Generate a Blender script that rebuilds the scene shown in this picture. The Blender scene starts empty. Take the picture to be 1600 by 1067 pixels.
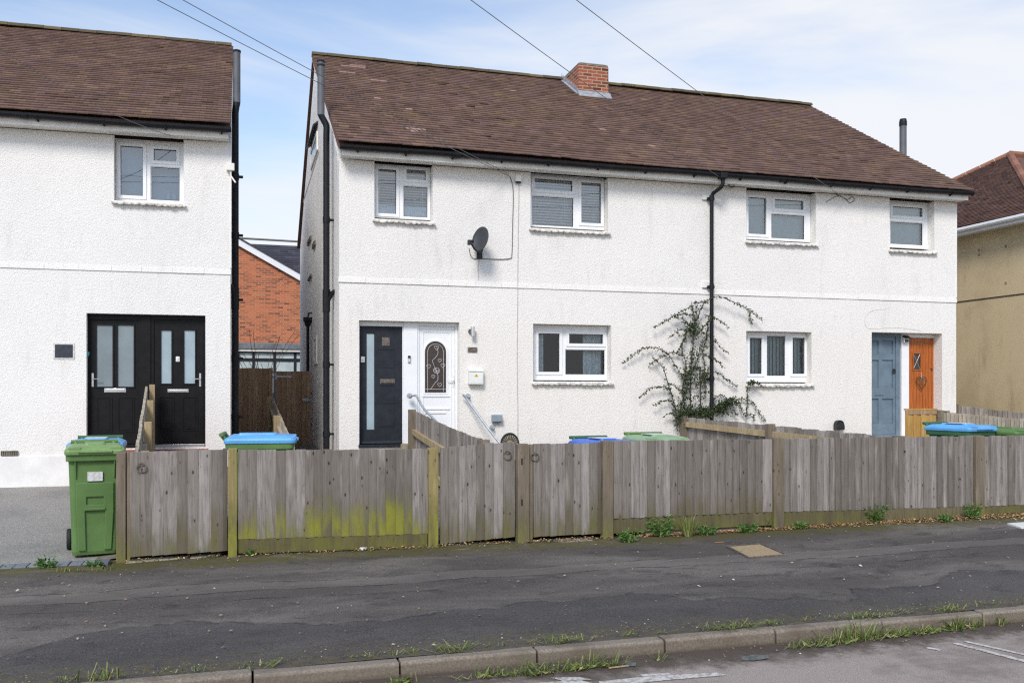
import bpy, bmesh, math, random
from mathutils import Vector, Matrix
random.seed(7)
R = random.uniform
sc = bpy.context.scene
COL = sc.collection

# ---------------------------------------------------------------- camera
TH = math.radians(16.5)            # camera yaw to the right of the facade normal
FPX = 1437.0                       # focal length in 1600-px-wide picture units
HOR = 612.0                        # picture row of the eye level
CX, CY, CZ = -1.57, -15.31, 1.63
cam_d = bpy.data.cameras.new('camera')
cam = bpy.data.objects.new('camera', cam_d); COL.objects.link(cam)
cam.location = (CX, CY, CZ)
cam.rotation_euler = (math.radians(90), 0, -TH)
cam_d.sensor_width = 36.0
cam_d.lens = FPX / 1600.0 * 36.0
cam_d.shift_y = (HOR - 533.5) / 1600.0
cam_d.clip_start = 0.1; cam_d.clip_end = 2000
sc.camera = cam

# ---------------------------------------------------------------- sky, sun, exposure
SUN_EL, SUN_AZ = math.radians(42), math.radians(-30)   # azimuth: degrees to the left of straight behind the camera side
sun_dir = Vector((math.sin(SUN_AZ) * math.cos(SUN_EL), -math.cos(SUN_AZ) * math.cos(SUN_EL), math.sin(SUN_EL)))
w = bpy.data.worlds.new('World'); sc.world = w; w.use_nodes = True
nt = w.node_tree; nt.nodes.clear()
def wn(t, **k):
    n = nt.nodes.new(t)
    for a, b in k.items(): setattr(n, a, b)
    return n
wout = wn('ShaderNodeOutputWorld')
sky = wn('ShaderNodeTexSky', sky_type='NISHITA', sun_disc=False)
sky.sun_elevation = SUN_EL
sky.sun_rotation = math.atan2(sun_dir.x, sun_dir.y)
sky.air_density = 1.0; sky.dust_density = 0.5; sky.ozone_density = 1.6
bg1 = wn('ShaderNodeBackground'); bg1.inputs[1].default_value = 0.15
nt.links.new(sky.outputs[0], bg1.inputs[0])
bg2 = wn('ShaderNodeBackground'); bg2.inputs[0].default_value = (0.94, 0.96, 1.0, 1); bg2.inputs[1].default_value = 0.70
tc = wn('ShaderNodeTexCoord')
mp = wn('ShaderNodeMapping'); mp.inputs['Scale'].default_value = (1.2, 1.2, 5.0)
mp.inputs['Rotation'].default_value = (math.radians(12), math.radians(-10), 0)
mp.inputs['Location'].default_value = (0.35, 0.2, 0.1)
nz = wn('ShaderNodeTexNoise'); nz.inputs['Scale'].default_value = 1.5; nz.inputs['Detail'].default_value = 6
nz.inputs['Roughness'].default_value = 0.52; nz.inputs['Distortion'].default_value = 0.5
nt.links.new(tc.outputs['Generated'], mp.inputs[0]); nt.links.new(mp.outputs[0], nz.inputs[0])
sep = wn('ShaderNodeSeparateXYZ'); nt.links.new(tc.outputs['Generated'], sep.inputs[0])
def wmath(op, a, b):
    n = wn('ShaderNodeMath', operation=op)
    for i, q in enumerate((a, b)):
        if isinstance(q, (int, float)): n.inputs[i].default_value = q
        else: nt.links.new(q, n.inputs[i])
    return n.outputs[0]
# more cloud towards the east (x) and towards the horizon, thinner overhead
m = wmath('MULTIPLY', nz.outputs['Fac'], 1.8)
m = wmath('ADD', m, wmath('MULTIPLY', sep.outputs[0], 0.85))
m = wmath('ADD', m, wmath('MULTIPLY', sep.outputs[2], -2.3))
m = wmath('ADD', m, 0.17)
cl = wn('ShaderNodeMapRange', interpolation_type='SMOOTHSTEP')
cl.inputs['From Min'].default_value = 0.15; cl.inputs['From Max'].default_value = 0.85
cl.inputs['To Min'].default_value = 0.08; cl.inputs['To Max'].default_value = 0.97
nt.links.new(m, cl.inputs['Value'])
mx = wn('ShaderNodeMixShader')
nt.links.new(cl.outputs[0], mx.inputs[0]); nt.links.new(bg1.outputs[0], mx.inputs[1]); nt.links.new(bg2.outputs[0], mx.inputs[2])
nt.links.new(mx.outputs[0], wout.inputs[0])

sd = bpy.data.lights.new('sun', 'SUN'); sd.energy = 2.1; sd.angle = math.radians(17); sd.color = (1.0, 0.95, 0.885)
sun = bpy.data.objects.new('sun', sd); COL.objects.link(sun)
sun.rotation_euler = (-sun_dir).to_track_quat('-Z', 'Y').to_euler()
sun.location = (0, -20, 30)

sc.view_settings.view_transform = 'Standard'; sc.view_settings.look = 'None'
sc.view_settings.gamma = 1; sc.view_settings.use_curve_mapping = False
sc.view_settings.exposure = 0.46
sc.cycles.use_denoising = False; sc.cycles.filter_width = 1.25; sc.cycles.sample_clamp_indirect = 6
sc.cycles.max_bounces = 8; sc.cycles.transparent_max_bounces = 12

# ---------------------------------------------------------------- survey: sight lines from the camera meet the planes things stand on
def ray(px, py):
    a = (px - 800.0) / FPX
    return Vector((math.cos(TH) * a + math.sin(TH), -math.sin(TH) * a + math.cos(TH), (HOR - py) / FPX))
class Site:
    """A building's own axes: x along its front, y into its depth, origin at a front corner."""
    def __init__(s, ox, oy, deg=0.0):
        s.ox, s.oy, s.a = ox, oy, math.radians(deg)
    def local(s, X, Y):
        dx, dy = X - s.ox, Y - s.oy; c, n = math.cos(-s.a), math.sin(-s.a)
        return dx * c - dy * n, dx * n + dy * c
    def _l(s, px, py):
        d = ray(px, py); o = s.local(CX, CY); c, n = math.cos(-s.a), math.sin(-s.a)
        return o, (d.x * c - d.y * n, d.x * n + d.y * c, d.z)
    def front(s, px, py, v=0.0):        # on the plane local y = v  -> (x, z)
        o, d = s._l(px, py); t = (v - o[1]) / d[1]
        return o[0] + d[0] * t, CZ + d[2] * t
    def side(s, px, py, u=0.0):         # on the plane local x = u  -> (y, z)
        o, d = s._l(px, py); t = (u - o[0]) / d[0]
        return o[1] + d[1] * t, CZ + d[2] * t
    def rect(s, l, t, r, b, v=0.0):
        u0, _ = s.front(l, t, v); u1, _ = s.front(r, t, v)
        m = (l + r) / 2
        return u0, s.front(m, b, v)[1], u1, s.front(m, t, v)[1]
W = Site(0, 0, 0)
def floor_pt(px, py, z=0.0):
    d = ray(px, py); t = (z - CZ) / d.z
    return Vector((CX + d.x * t, CY + d.y * t, z))

# ---------------------------------------------------------------- materials
def srgb(r, g, b):
    f = lambda c: (c / 255 / 12.92) if c / 255 <= 0.04045 else ((c / 255 + 0.055) / 1.055) ** 2.4
    return (f(r), f(g), f(b), 1)
class NT:
    def __init__(s, name):
        s.m = bpy.data.materials.new(name); s.m.use_nodes = True
        s.t = s.m.node_tree; s.t.nodes.clear()
        s.out = s.n('ShaderNodeOutputMaterial'); s.b = s.n('ShaderNodeBsdfPrincipled')
        s.l(s.b.outputs[0], s.out.inputs[0])
        s.tc = s.n('ShaderNodeTexCoord'); s.co = s.tc.outputs['Object']
    def n(s, t, **k):
        n = s.t.nodes.new(t)
        for a, b in k.items(): setattr(n, a, b)
        return n
    def l(s, a, b): s.t.links.new(a, b)
    def setv(s, inp, v):
        if hasattr(v, 'is_output'): s.l(v, inp)
        else: inp.default_value = v
    def math(s, op, a, b=0.0, clamp=False):
        n = s.n('ShaderNodeMath', operation=op, use_clamp=clamp); s.setv(n.inputs[0], a); s.setv(n.inputs[1], b); return n.outputs[0]
    def map(s, scale=(1, 1, 1), loc=None, co=None):
        n = s.n('ShaderNodeMapping'); n.inputs['Scale'].default_value = scale
        if loc: n.inputs['Location'].default_value = loc
        s.l(co or s.co, n.inputs[0]); return n.outputs[0]
    def noise(s, scale, detail=4, rough=0.55, co=None, dist=0.0):
        n = s.n('ShaderNodeTexNoise'); n.inputs['Scale'].default_value = scale; n.inputs['Detail'].default_value = detail
        n.inputs['Roughness'].default_value = rough; n.inputs['Distortion'].default_value = dist
        s.l(co or s.co, n.inputs['Vector']); return n.outputs['Fac']
    def voro(s, scale, co=None, feature='F1', out='Distance', rnd=1.0):
        n = s.n('ShaderNodeTexVoronoi', feature=feature); n.inputs['Scale'].default_value = scale
        n.inputs['Randomness'].default_value = rnd
        s.l(co or s.co, n.inputs['Vector']); return n.outputs[out]
    def rng(s, v, a, b, c=0.0, d=1.0, smooth=True):
        n = s.n('ShaderNodeMapRange', interpolation_type='SMOOTHSTEP' if smooth else 'LINEAR')
        s.l(v, n.inputs['Value'])
        for k, q in zip(('From Min', 'From Max', 'To Min', 'To Max'), (a, b, c, d)): n.inputs[k].default_value = q
        return n.outputs[0]
    def mix(s, f, a, b, mode='MIX'):
        n = s.n('ShaderNodeMix', data_type='RGBA', blend_type=mode)
        s.setv(n.inputs[0], f); s.setv(n.inputs[6], a); s.setv(n.inputs[7], b); return n.outputs[2]
    def ramp(s, v, stops, interp='LINEAR'):
        n = s.n('ShaderNodeValToRGB'); n.color_ramp.interpolation = interp
        e = n.color_ramp.elements
        while len(e) > 1: e.remove(e[-1])
        e[0].position = stops[0][0]; e[0].color = stops[0][1]
        for p, c in stops[1:]:
            q = e.new(p); q.color = c
        s.l(v, n.inputs[0]); return n.outputs[0]
    def bump(s, h, strength=0.5, dist=0.01, normal=None):
        n = s.n('ShaderNodeBump'); n.inputs['Strength'].default_value = strength; n.inputs['Distance'].default_value = dist
        s.l(h, n.inputs['Height'])
        if normal: s.l(normal, n.inputs['Normal'])
        return n.outputs[0]
    def island(s): return s.n('ShaderNodeNewGeometry').outputs['Random Per Island']
    def sepz(s, co=None):
        n = s.n('ShaderNodeSeparateXYZ'); s.l(co or s.co, n.inputs[0]); return n.outputs
    def fin(s, col=None, rough=0.6, normal=None, metal=0.0, spec=None):
        if col is not None: s.setv(s.b.inputs['Base Color'], col)
        s.setv(s.b.inputs['Roughness'], rough); s.b.inputs['Metallic'].default_value = metal
        if spec is not None: s.b.inputs['Specular IOR Level'].default_value = spec
        if normal is not None: s.l(normal, s.b.inputs['Normal'])
        return s.m
def plain(name, c, rough=0.5, metal=0.0, var=0.12, scale=6.0, bump=0.05, spec=None):
    t = NT(name)
    f = t.noise(scale, 5, 0.6)
    dark = tuple(x * (1 - var) for x in c[:3]) + (1,); lite = tuple(min(1, x * (1 + var)) for x in c[:3]) + (1,)
    col = t.mix(t.rng(f, 0.3, 0.7), dark, lite)
    f2 = t.noise(scale * 14, 3, 0.6)
    return t.fin(col, t.rng(f2, 0.2, 0.8, rough - 0.06, rough + 0.08), t.bump(f2, bump, 0.004) if bump else None, metal, spec)

def render_mat(name, tone, stain, amount, warm=True):
    """roughcast pebbledash under white masonry paint"""
    t = NT(name)
    co = t.map((1, 1, 1.5))
    n1 = t.noise(36, 6, 0.66, co, 0.6)
    v1 = t.voro(52, co)
    n3 = t.noise(90, 3, 0.6, co)
    h = t.math('ADD', t.math('MULTIPLY', n1, 1.0), t.math('MULTIPLY', v1, 0.45))
    h = t.math('ADD', h, t.math('MULTIPLY', n3, 0.25))
    nrm = t.bump(h, 0.62, 0.018)
    big = t.noise(0.55, 5, 0.6)
    st = t.noise(1.6, 6, 0.65, t.map((2.2, 2.2, 0.55)))
    col = t.mix(t.rng(big, 0.35, 0.7), tone, tuple(x * y for x, y in zip(tone[:3], (0.955, 0.955, 0.955))) + (1,))
    z = t.sepz()[2]
    if warm:   # the ground floor was painted a creamier white
        col = t.mix(t.math('MULTIPLY', t.rng(z, 3.3, 2.4), 0.55), col, (0.83, 0.775, 0.705, 1))
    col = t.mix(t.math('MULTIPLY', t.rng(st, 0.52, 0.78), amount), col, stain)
    pit = t.math('MULTIPLY', t.rng(t.noise(30, 5, 0.75, co), 0.62, 0.72), 0.34 + amount * 0.3)  # dark specks: cavity shade and a little dirt put into the colour
    col = t.mix(pit, col, tuple(x * 0.55 for x in tone[:3]) + (1,))
    ch = t.math('MULTIPLY', t.rng(t.noise(9, 5, 0.7), 0.66, 0.74), 0.12)
    col = t.mix(ch, col, (0.30, 0.27, 0.22, 1))
    return t.fin(col, 0.9, nrm, spec=0.2)
def tile_mat(name, stops, lichen, lam, up=(0.55, 0.1)):
    t = NT(name)
    r = t.island()
    col = t.ramp(r, stops)
    big = t.noise(0.7, 4, 0.6)
    col = t.mix(t.math('MULTIPLY', t.rng(big, 0.35, 0.72), 0.45), col, tuple(x * 0.72 for x in stops[1][1][:3]) + (1,))
    lm = t.math('MULTIPLY', t.rng(t.noise(1.1, 6, 0.7), 0.5, 0.72), t.rng(t.noise(34, 3, 0.7), 0.42, 0.62))
    col = t.mix(t.math('MULTIPLY', lm, lam), col, lichen)
    f = t.noise(60, 4, 0.65)
    col = t.mix(t.rng(f, 0.3, 0.75), col, t.mix(0.35, col, (0.02, 0.015, 0.013, 1)))
    return t.fin(col, 0.85, t.bump(f, 0.3, 0.006), spec=0.25)
def brick_mat(name, c1, c2, mortar, bump=0.6, wob=0.02, ms=0.011):
    t = NT(name)
    g = t.n('ShaderNodeNewGeometry')
    sx = t.sepz(); n = t.n('ShaderNodeSeparateXYZ'); t.l(t.tc.outputs['Normal'], n.inputs[0])
    cmb = t.n('ShaderNodeCombineXYZ')
    t.l(t.math('ADD', sx[0], sx[1]), cmb.inputs[0]); t.l(sx[2], cmb.inputs[1])
    b = t.n('ShaderNodeTexBrick'); b.inputs['Scale'].default_value = 1.0
    b.inputs['Brick Width'].default_value = 0.225; b.inputs['Row Height'].default_value = 0.075
    b.inputs['Mortar Size'].default_value = ms; b.inputs['Mortar Smooth'].default_value = 0.2; b.inputs['Bias'].default_value = 0.0
    b.inputs['Color1'].default_value = (0, 0, 0, 1); b.inputs['Color2'].default_value = (1, 1, 1, 1); b.inputs['Mortar'].default_value = (0.5, 0.5, 0.5, 1)
    t.l(cmb.outputs[0], b.inputs['Vector'])
    col = t.ramp(b.outputs['Color'], [(0.0, c2), (0.3, c1), (0.8, tuple(min(1, x * 1.25) for x in c1[:3]) + (1,)), (1.0, tuple(x * 0.5 for x in c2[:3]) + (1,))])
    f = t.noise(40, 4, 0.65)
    col = t.mix(t.rng(f, 0.35, 0.8, 0, 0.5), col, tuple(x * 0.5 for x in c1[:3]) + (1,))
    col = t.mix(b.outputs['Fac'], col, mortar)
    h = t.math('ADD', t.math('MULTIPLY', b.outputs['Fac'], -1.0), t.math('MULTIPLY', f, 0.3))
    return t.fin(col, 0.9, t.bump(h, bump, 0.01), spec=0.2)
def wood_mat(name, stops, moss, moss_z0, moss_z1, moss_amt, knots=1.0, rough=0.85, grain=1.0, dirt=(0.055, 0.05, 0.03, 1)):
    """weathered sawn boards; local z is up the board; moss and algae grow from the foot"""
    t = NT(name)
    r = t.island()
    off = t.n('ShaderNodeCombineXYZ'); t.l(t.math('MULTIPLY', r, 37.0), off.inputs[0]); t.l(t.math('MULTIPLY', r, 91.0), off.inputs[2])
    va = t.n('ShaderNodeVectorMath', operation='ADD'); t.l(t.co, va.inputs[0]); t.l(off.outputs[0], va.inputs[1])
    pc = va.outputs[0]
    col = t.ramp(r, stops)
    g1 = t.noise(1.0, 5, 0.65, t.map((120, 60, 1.6), co=pc), 0.5)
    g2 = t.noise(1.0, 5, 0.65, t.map((26, 14, 2.4), co=pc), 1.6)
    col = t.mix(t.rng(g2, 0.38, 0.72, 0, 0.6), col, tuple(x * 0.6 for x in stops[0][1][:3]) + (1,))
    col = t.mix(t.rng(g1, 0.40, 0.75, 0, 0.5 * grain), col, tuple(x * 0.5 for x in stops[0][1][:3]) + (1,))
    col = t.mix(t.rng(t.noise(1.0, 3, 0.5, t.map((9, 9, 1.6), co=pc)), 0.55, 0.8, 0, 0.5), col, tuple(min(1, x * 1.55) for x in stops[-1][1][:3]) + (1,))
    kc = t.map((17, 1, 8.0), co=pc)
    kv = t.voro(1.0, kc); ks = t.sepz(t.voro(1.0, kc, out='Color'))[0]
    kn = t.math('MULTIPLY', t.math('MULTIPLY', t.rng(kv, 0.22, 0.08), t.rng(ks, 0.56, 0.66)), 0.85 * knots)
    col = t.mix(kn, col, (0.028, 0.020, 0.014, 1))
    kr = t.math('MULTIPLY', t.math('MULTIPLY', t.rng(kv, 0.2, 0.26), t.rng(kv, 0.5, 0.3)), 0.22 * knots)
    if False: col = t.mix(kr, col, tuple(min(1, x * 1.3) for x in stops[-1][1][:3]) + (1,))
    z = t.sepz()[2]
    mz = t.math('ADD', z, t.math('MULTIPLY', t.math('SUBTRACT', t.noise(5, 4, 0.6, t.map((1.6, 1, 0.6))), 0.5), 0.55))
    mz = t.math('ADD', mz, t.math('MULTIPLY', t.math('SUBTRACT', r, 0.5), 0.30))
    dm = t.math('MULTIPLY', t.rng(mz, moss_z1 + 0.12, moss_z0), 0.62 * min(1, moss_amt + 0.25))
    col = t.mix(dm, col, dirt)
    mm = t.math('MULTIPLY', t.math('MULTIPLY', t.rng(mz, moss_z1, moss_z0), t.rng(mz, moss_z0 - 0.30, moss_z0 - 0.02, 0.25, 1.0)), t.rng(t.noise(3.2, 4, 0.6, t.map((2.2, 1, .5), co=pc)), 0.34, 0.60))
    mm = t.math('MULTIPLY', mm, t.rng(t.noise(70, 3, 0.6), 0.2, 0.55, 0.45, 1.0))
    col = t.mix(t.math('MULTIPLY', mm, moss_amt, True), col, moss)
    return t.fin(col, rough, t.bump(t.math('ADD', g1, t.math('MULTIPLY', kn, -0.6)), 0.5, 0.004), spec=0.2)
def glass_mat(name, tint=(1, 1, 1, 1), ior=1.52, extra=0.0, rough=0.0):
    t = NT(name)
    tr = t.n('ShaderNodeBsdfTransparent'); tr.inputs[0].default_value = tint
    gl = t.n('ShaderNodeBsdfGlossy'); gl.inputs['Roughness'].default_value = rough
    gl.inputs['Color'].default_value = (0.95, 0.98, 1, 1)
    wv = t.noise(2.2, 2, 0.5); bp = t.bump(wv, 0.02, 0.02); t.l(bp, gl.inputs['Normal'])
    fr = t.n('ShaderNodeFresnel'); fr.inputs[0].default_value = ior
    f = t.math('MULTIPLY', fr.outputs[0], 1.35); f = t.math('ADD', f, extra, True)
    mxs = t.n('ShaderNodeMixShader'); t.l(f, mxs.inputs[0]); t.l(tr.outputs[0], mxs.inputs[1]); t.l(gl.outputs[0], mxs.inputs[2])
    t.l(mxs.outputs[0], t.out.inputs[0]); return t.m

WHITE = (0.80, 0.79, 0.765, 1)
M = {}
M['render'] = render_mat('white_roughcast', (0.86, 0.83, 0.785, 1), (0.50, 0.45, 0.37, 1), 0.34)
M['render_left'] = render_mat('white_roughcast_plain', (0.855, 0.83, 0.79, 1), (0.50, 0.455, 0.38, 1), 0.30, False)
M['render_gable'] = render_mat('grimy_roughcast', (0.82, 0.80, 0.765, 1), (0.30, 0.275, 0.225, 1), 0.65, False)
M['render_smooth'] = plain('smooth_white_render', (0.80, 0.785, 0.755, 1), 0.85, var=0.07, scale=3, bump=0.25)
M['render_tan'] = None
M['tile'] = tile_mat('clay_roof_tiles', [(0.0, srgb(100, 80, 71)), (0.3, srgb(117, 92, 80)), (0.55, srgb(126, 99, 85)), (0.8, srgb(121, 97, 93)), (1.0, srgb(142, 114, 92))], srgb(146, 128, 74), 0.6)
M['tile_pale'] = plain('pale_replacement_tiles', srgb(168, 138, 126), 0.85, var=0.2, scale=20)
M['tile_red'] = tile_mat('red_brown_roof_tiles', [(0.0, srgb(92, 70, 62)), (0.5, srgb(114, 86, 75)), (1.0, srgb(132, 100, 86))], srgb(120, 108, 66), 0.3)
M['ridge'] = tile_mat('mossy_ridge_tiles', [(0.0, srgb(86, 78, 62)), (0.5, srgb(104, 94, 72)), (1.0, srgb(118, 104, 78))], srgb(150, 140, 66), 0.8)
M['slate'] = tile_mat('grey_slates', [(0.0, srgb(62, 62, 72)), (0.5, srgb(72, 71, 80)), (1.0, srgb(84, 82, 90))], srgb(100, 100, 90), 0.1)
M['brick_chim'] = brick_mat('red_chimney_brick', srgb(156, 86, 66), srgb(112, 66, 54), srgb(168, 148, 126), ms=0.012)
M['brick_back'] = brick_mat('orange_brick', srgb(188, 108, 72), srgb(136, 82, 64), srgb(182, 148, 122), ms=0.009)
M['lead'] = plain('lead_flashing', (0.30, 0.31, 0.33, 1), 0.55, var=0.25, scale=12)
M['upvc'] = plain('white_upvc', (0.84, 0.845, 0.85, 1), 0.32, var=0.03, scale=4, bump=0.02)
M['upvc_old'] = plain('off_white_paint', (0.80, 0.77, 0.71, 1), 0.6, var=0.08, scale=5, bump=0.15)
M['gutter'] = plain('black_gutter_plastic', (0.012, 0.013, 0.016, 1), 0.5, var=0.25, scale=5, bump=0.05, spec=0.25)
M['sill'] = plain('weathered_sill_tiles', (0.60, 0.575, 0.53, 1), 0.9, var=0.4, scale=14, bump=0.3)
M['lead_dark'] = plain('dark_lead_roof', (0.17, 0.185, 0.20, 1), 0.6, var=0.3, scale=5)
M['pipe_grey'] = plain('grey_flue_pipe', (0.10, 0.105, 0.115, 1), 0.5, var=0.2, scale=3, bump=0.05)
M['glass'] = glass_mat('window_glass', (0.86, 0.92, 0.93, 1))
M['glass_up'] = glass_mat('upper_window_glass', (0.82, 0.90, 0.95, 1), 1.55, 0.15)
M['frost'] = plain('frosted_glass', (0.34, 0.43, 0.47, 1), 0.16, var=0.10, scale=2.2, bump=0.02, spec=0.6)
M['frost_dim'] = plain('frosted_glass_dim', (0.20, 0.245, 0.265, 1), 0.16, var=0.12, scale=2.0, bump=0.02, spec=0.6)
M['dark_in'] = plain('dark_interior', (0.06, 0.05, 0.045, 1), 0.9, var=0.2)
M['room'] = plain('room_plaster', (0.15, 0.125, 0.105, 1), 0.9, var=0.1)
M['blind'] = plain('white_blind_slats', (0.76, 0.81, 0.84, 1), 0.5, var=0.05)
M['blind_reflect_teal'] = plain('teal_reflection_blind', (0.36, 0.475, 0.49, 1), 0.7, var=0.08, scale=2)  # teal sky reflection of the panes is put into the blind colour
M['blind_reflect_blue'] = plain('blue_reflection_blind', (0.27, 0.34, 0.41, 1), 0.7, var=0.08, scale=2)  # bluish sky reflection of the panes is put into this sheet's colour
M['curtain'] = plain('pale_grey_curtain', (0.70, 0.72, 0.73, 1), 0.9, var=0.15, scale=8)
M['vert_blind'] = plain('vertical_blind_fabric', (0.40, 0.47, 0.46, 1), 0.85, var=0.08, scale=8)
M['door_black'] = plain('black_woodgrain_door', (0.007, 0.0065, 0.007, 1), 0.45, var=0.3, scale=8, bump=0.15, spec=0.22)
M['door_anth'] = plain('anthracite_door', (0.020, 0.023, 0.030, 1), 0.5, var=0.2, scale=8, bump=0.1, spec=0.25)
M['door_blue'] = plain('blue_grey_paint', (0.140, 0.195, 0.240, 1), 0.55, var=0.12, scale=6, bump=0.15)
t = NT('oak_boarded_door'); g = t.noise(1, 5, 0.6, t.map((60, 20, 2.5)), 0.8)
M['door_oak'] = t.fin(t.mix(t.rng(g, 0.3, 0.72), srgb(190, 106, 40), srgb(142, 70, 22)), 0.4, t.bump(g, 0.2, 0.003))
M['brown_glass'] = plain('brown_leaded_glass', (0.040, 0.026, 0.022, 1), 0.15, var=0.3, scale=20, spec=0.6)
M['came'] = plain('lead_came', (0.55, 0.52, 0.50, 1), 0.4, metal=0.3)
M['steel'] = plain('brushed_steel', (0.62, 0.62, 0.62, 1), 0.3, metal=0.9, var=0.1)
M['galv'] = plain('galvanised_steel', (0.42, 0.46, 0.49, 1), 0.5, metal=0.4, var=0.2, scale=20)
M['black_metal'] = plain('black_metal', (0.02, 0.02, 0.022, 1), 0.5, var=0.3)
M['rust'] = plain('worn_metal', (0.16, 0.13, 0.11, 1), 0.6, metal=0.4, var=0.4, scale=30)
M['scrap'] = plain('dull_scrap', (0.10, 0.11, 0.10, 1), 0.8, var=0.4, scale=30)
M['grey_plastic'] = plain('grey_plastic', (0.23, 0.28, 0.31, 1), 0.5)
M['white_plastic'] = plain('white_plastic', (0.78, 0.78, 0.74, 1), 0.4, var=0.05)
M['yellow'] = plain('yellow_sticker', (0.75, 0.66, 0.18, 1), 0.6)
M['sticker'] = plain('faded_white_sticker', (0.62, 0.61, 0.60, 1), 0.6, var=0.2, scale=40)
M['bin_green'] = plain('green_bin_plastic', (0.100, 0.188, 0.052, 1), 0.48, var=0.12, scale=3, bump=0.12)
M['bin_green_lid'] = plain('highlit_green_lid_plastic', (0.185, 0.300, 0.100, 1), 0.45, var=0.15, scale=4, bump=0.1)  # paler than the body: the lid's highlight is put into its colour
M['bin_dkgreen'] = plain('dark_green_bin_plastic', (0.040, 0.120, 0.055, 1), 0.45, var=0.12, scale=3, bump=0.1)
M['bin_pale_lid'] = plain('weathered_pale_green_lid', (0.245, 0.37, 0.21, 1), 0.5, var=0.15, scale=4, bump=0.1)
M['bin_blue_lid'] = plain('blue_lid_plastic', (0.115, 0.37, 0.69, 1), 0.4, var=0.12, scale=4, bump=0.08)
M['bin_dkblue'] = plain('strong_blue_lid_plastic', (0.045, 0.145, 0.56, 1), 0.4, var=0.12, scale=4, bump=0.08)
M['rubber'] = plain('black_rubber', (0.016, 0.016, 0.017, 1), 0.75, var=0.2)
GREY = [(0.0, srgb(122, 114, 106)), (0.35, srgb(138, 130, 122)), (0.7, srgb(148, 140, 133)), (1.0, srgb(168, 161, 155))]
M['fence'] = wood_mat('grey_fence_boards', GREY, srgb(108, 104, 48), 0.06, 0.38, 0.6, dirt=(0.10, 0.085, 0.045, 1))
M['fence_lime'] = wood_mat('algae_stained_fence_boards', GREY, srgb(148, 147, 52), 0.16, 0.48, 0.85, dirt=(0.11, 0.105, 0.045, 1))
M['fence_clean'] = wood_mat('dry_grey_fence_boards', GREY, srgb(118, 116, 60), -0.1, 0.16, 0.4, dirt=(0.10, 0.09, 0.06, 1))
M['gravel_board'] = wood_mat('mossy_gravel_board', [(0.0, srgb(96, 88, 66)), (1.0, srgb(126, 116, 88))], srgb(118, 116, 56), -0.04, 0.24, 0.5, knots=0.6)
M['gravel_lime'] = wood_mat('lime_gravel_board', [(0.0, srgb(104, 96, 70)), (1.0, srgb(120, 110, 80))], srgb(118, 118, 48), -0.02, 0.22, 0.5, knots=0.6)
M['post'] = wood_mat('grey_brown_post', [(0.0, srgb(118, 106, 92)), (1.0, srgb(142, 130, 112))], srgb(130, 130, 52), 0.0, 0.34, 0.5, knots=0.7)
M['post_lime'] = wood_mat('green_tanalised_post', [(0.0, srgb(146, 132, 88)), (1.0, srgb(160, 146, 102))], srgb(150, 150, 50), 0.12, 0.46, 0.85, knots=0.6)
M['wood_new'] = wood_mat('fresh_tanalised_boards', [(0.0, srgb(176, 136, 72)), (0.5, srgb(190, 150, 86)), (1.0, srgb(200, 164, 102))], srgb(130, 130, 60), -0.4, -0.2, 0.0, knots=0.5)
M['wood_brown'] = wood_mat('dark_brown_boards', [(0.0, srgb(156, 126, 98)), (0.5, srgb(168, 138, 110)), (1.0, srgb(178, 150, 122))], srgb(80, 80, 50), -0.2, 0.1, 0.2, knots=0.5)
M['wood_rail'] = wood_mat('pale_rails', [(0.0, srgb(168, 148, 112)), (1.0, srgb(184, 166, 132))], srgb(140, 140, 60), -0.4, -0.2, 0.0, knots=0.5)
M['wood_pale'] = wood_mat('pale_grey_boards', [(0.0, srgb(164, 152, 134)), (1.0, srgb(196, 186, 170))], srgb(140, 140, 80), -0.3, 0.1, 0.4, knots=0.5)
M['concrete'] = plain('weathered_concrete', (0.24, 0.21, 0.155, 1), 0.9, var=0.3, scale=5, bump=0.5)
M['stone'] = plain('broken_pale_stone', (0.34, 0.29, 0.21, 1), 0.9, var=0.35, scale=8, bump=0.6)
M['dish'] = plain('dark_grey_dish', (0.038, 0.041, 0.047, 1), 0.5, var=0.15)
M['cable'] = plain('grey_cable', (0.15, 0.145, 0.14, 1), 0.7)
M['cable_pale'] = plain('paint_flecked_cable', (0.48, 0.45, 0.42, 1), 0.8)
M['leaf_dark'] = None

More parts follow.
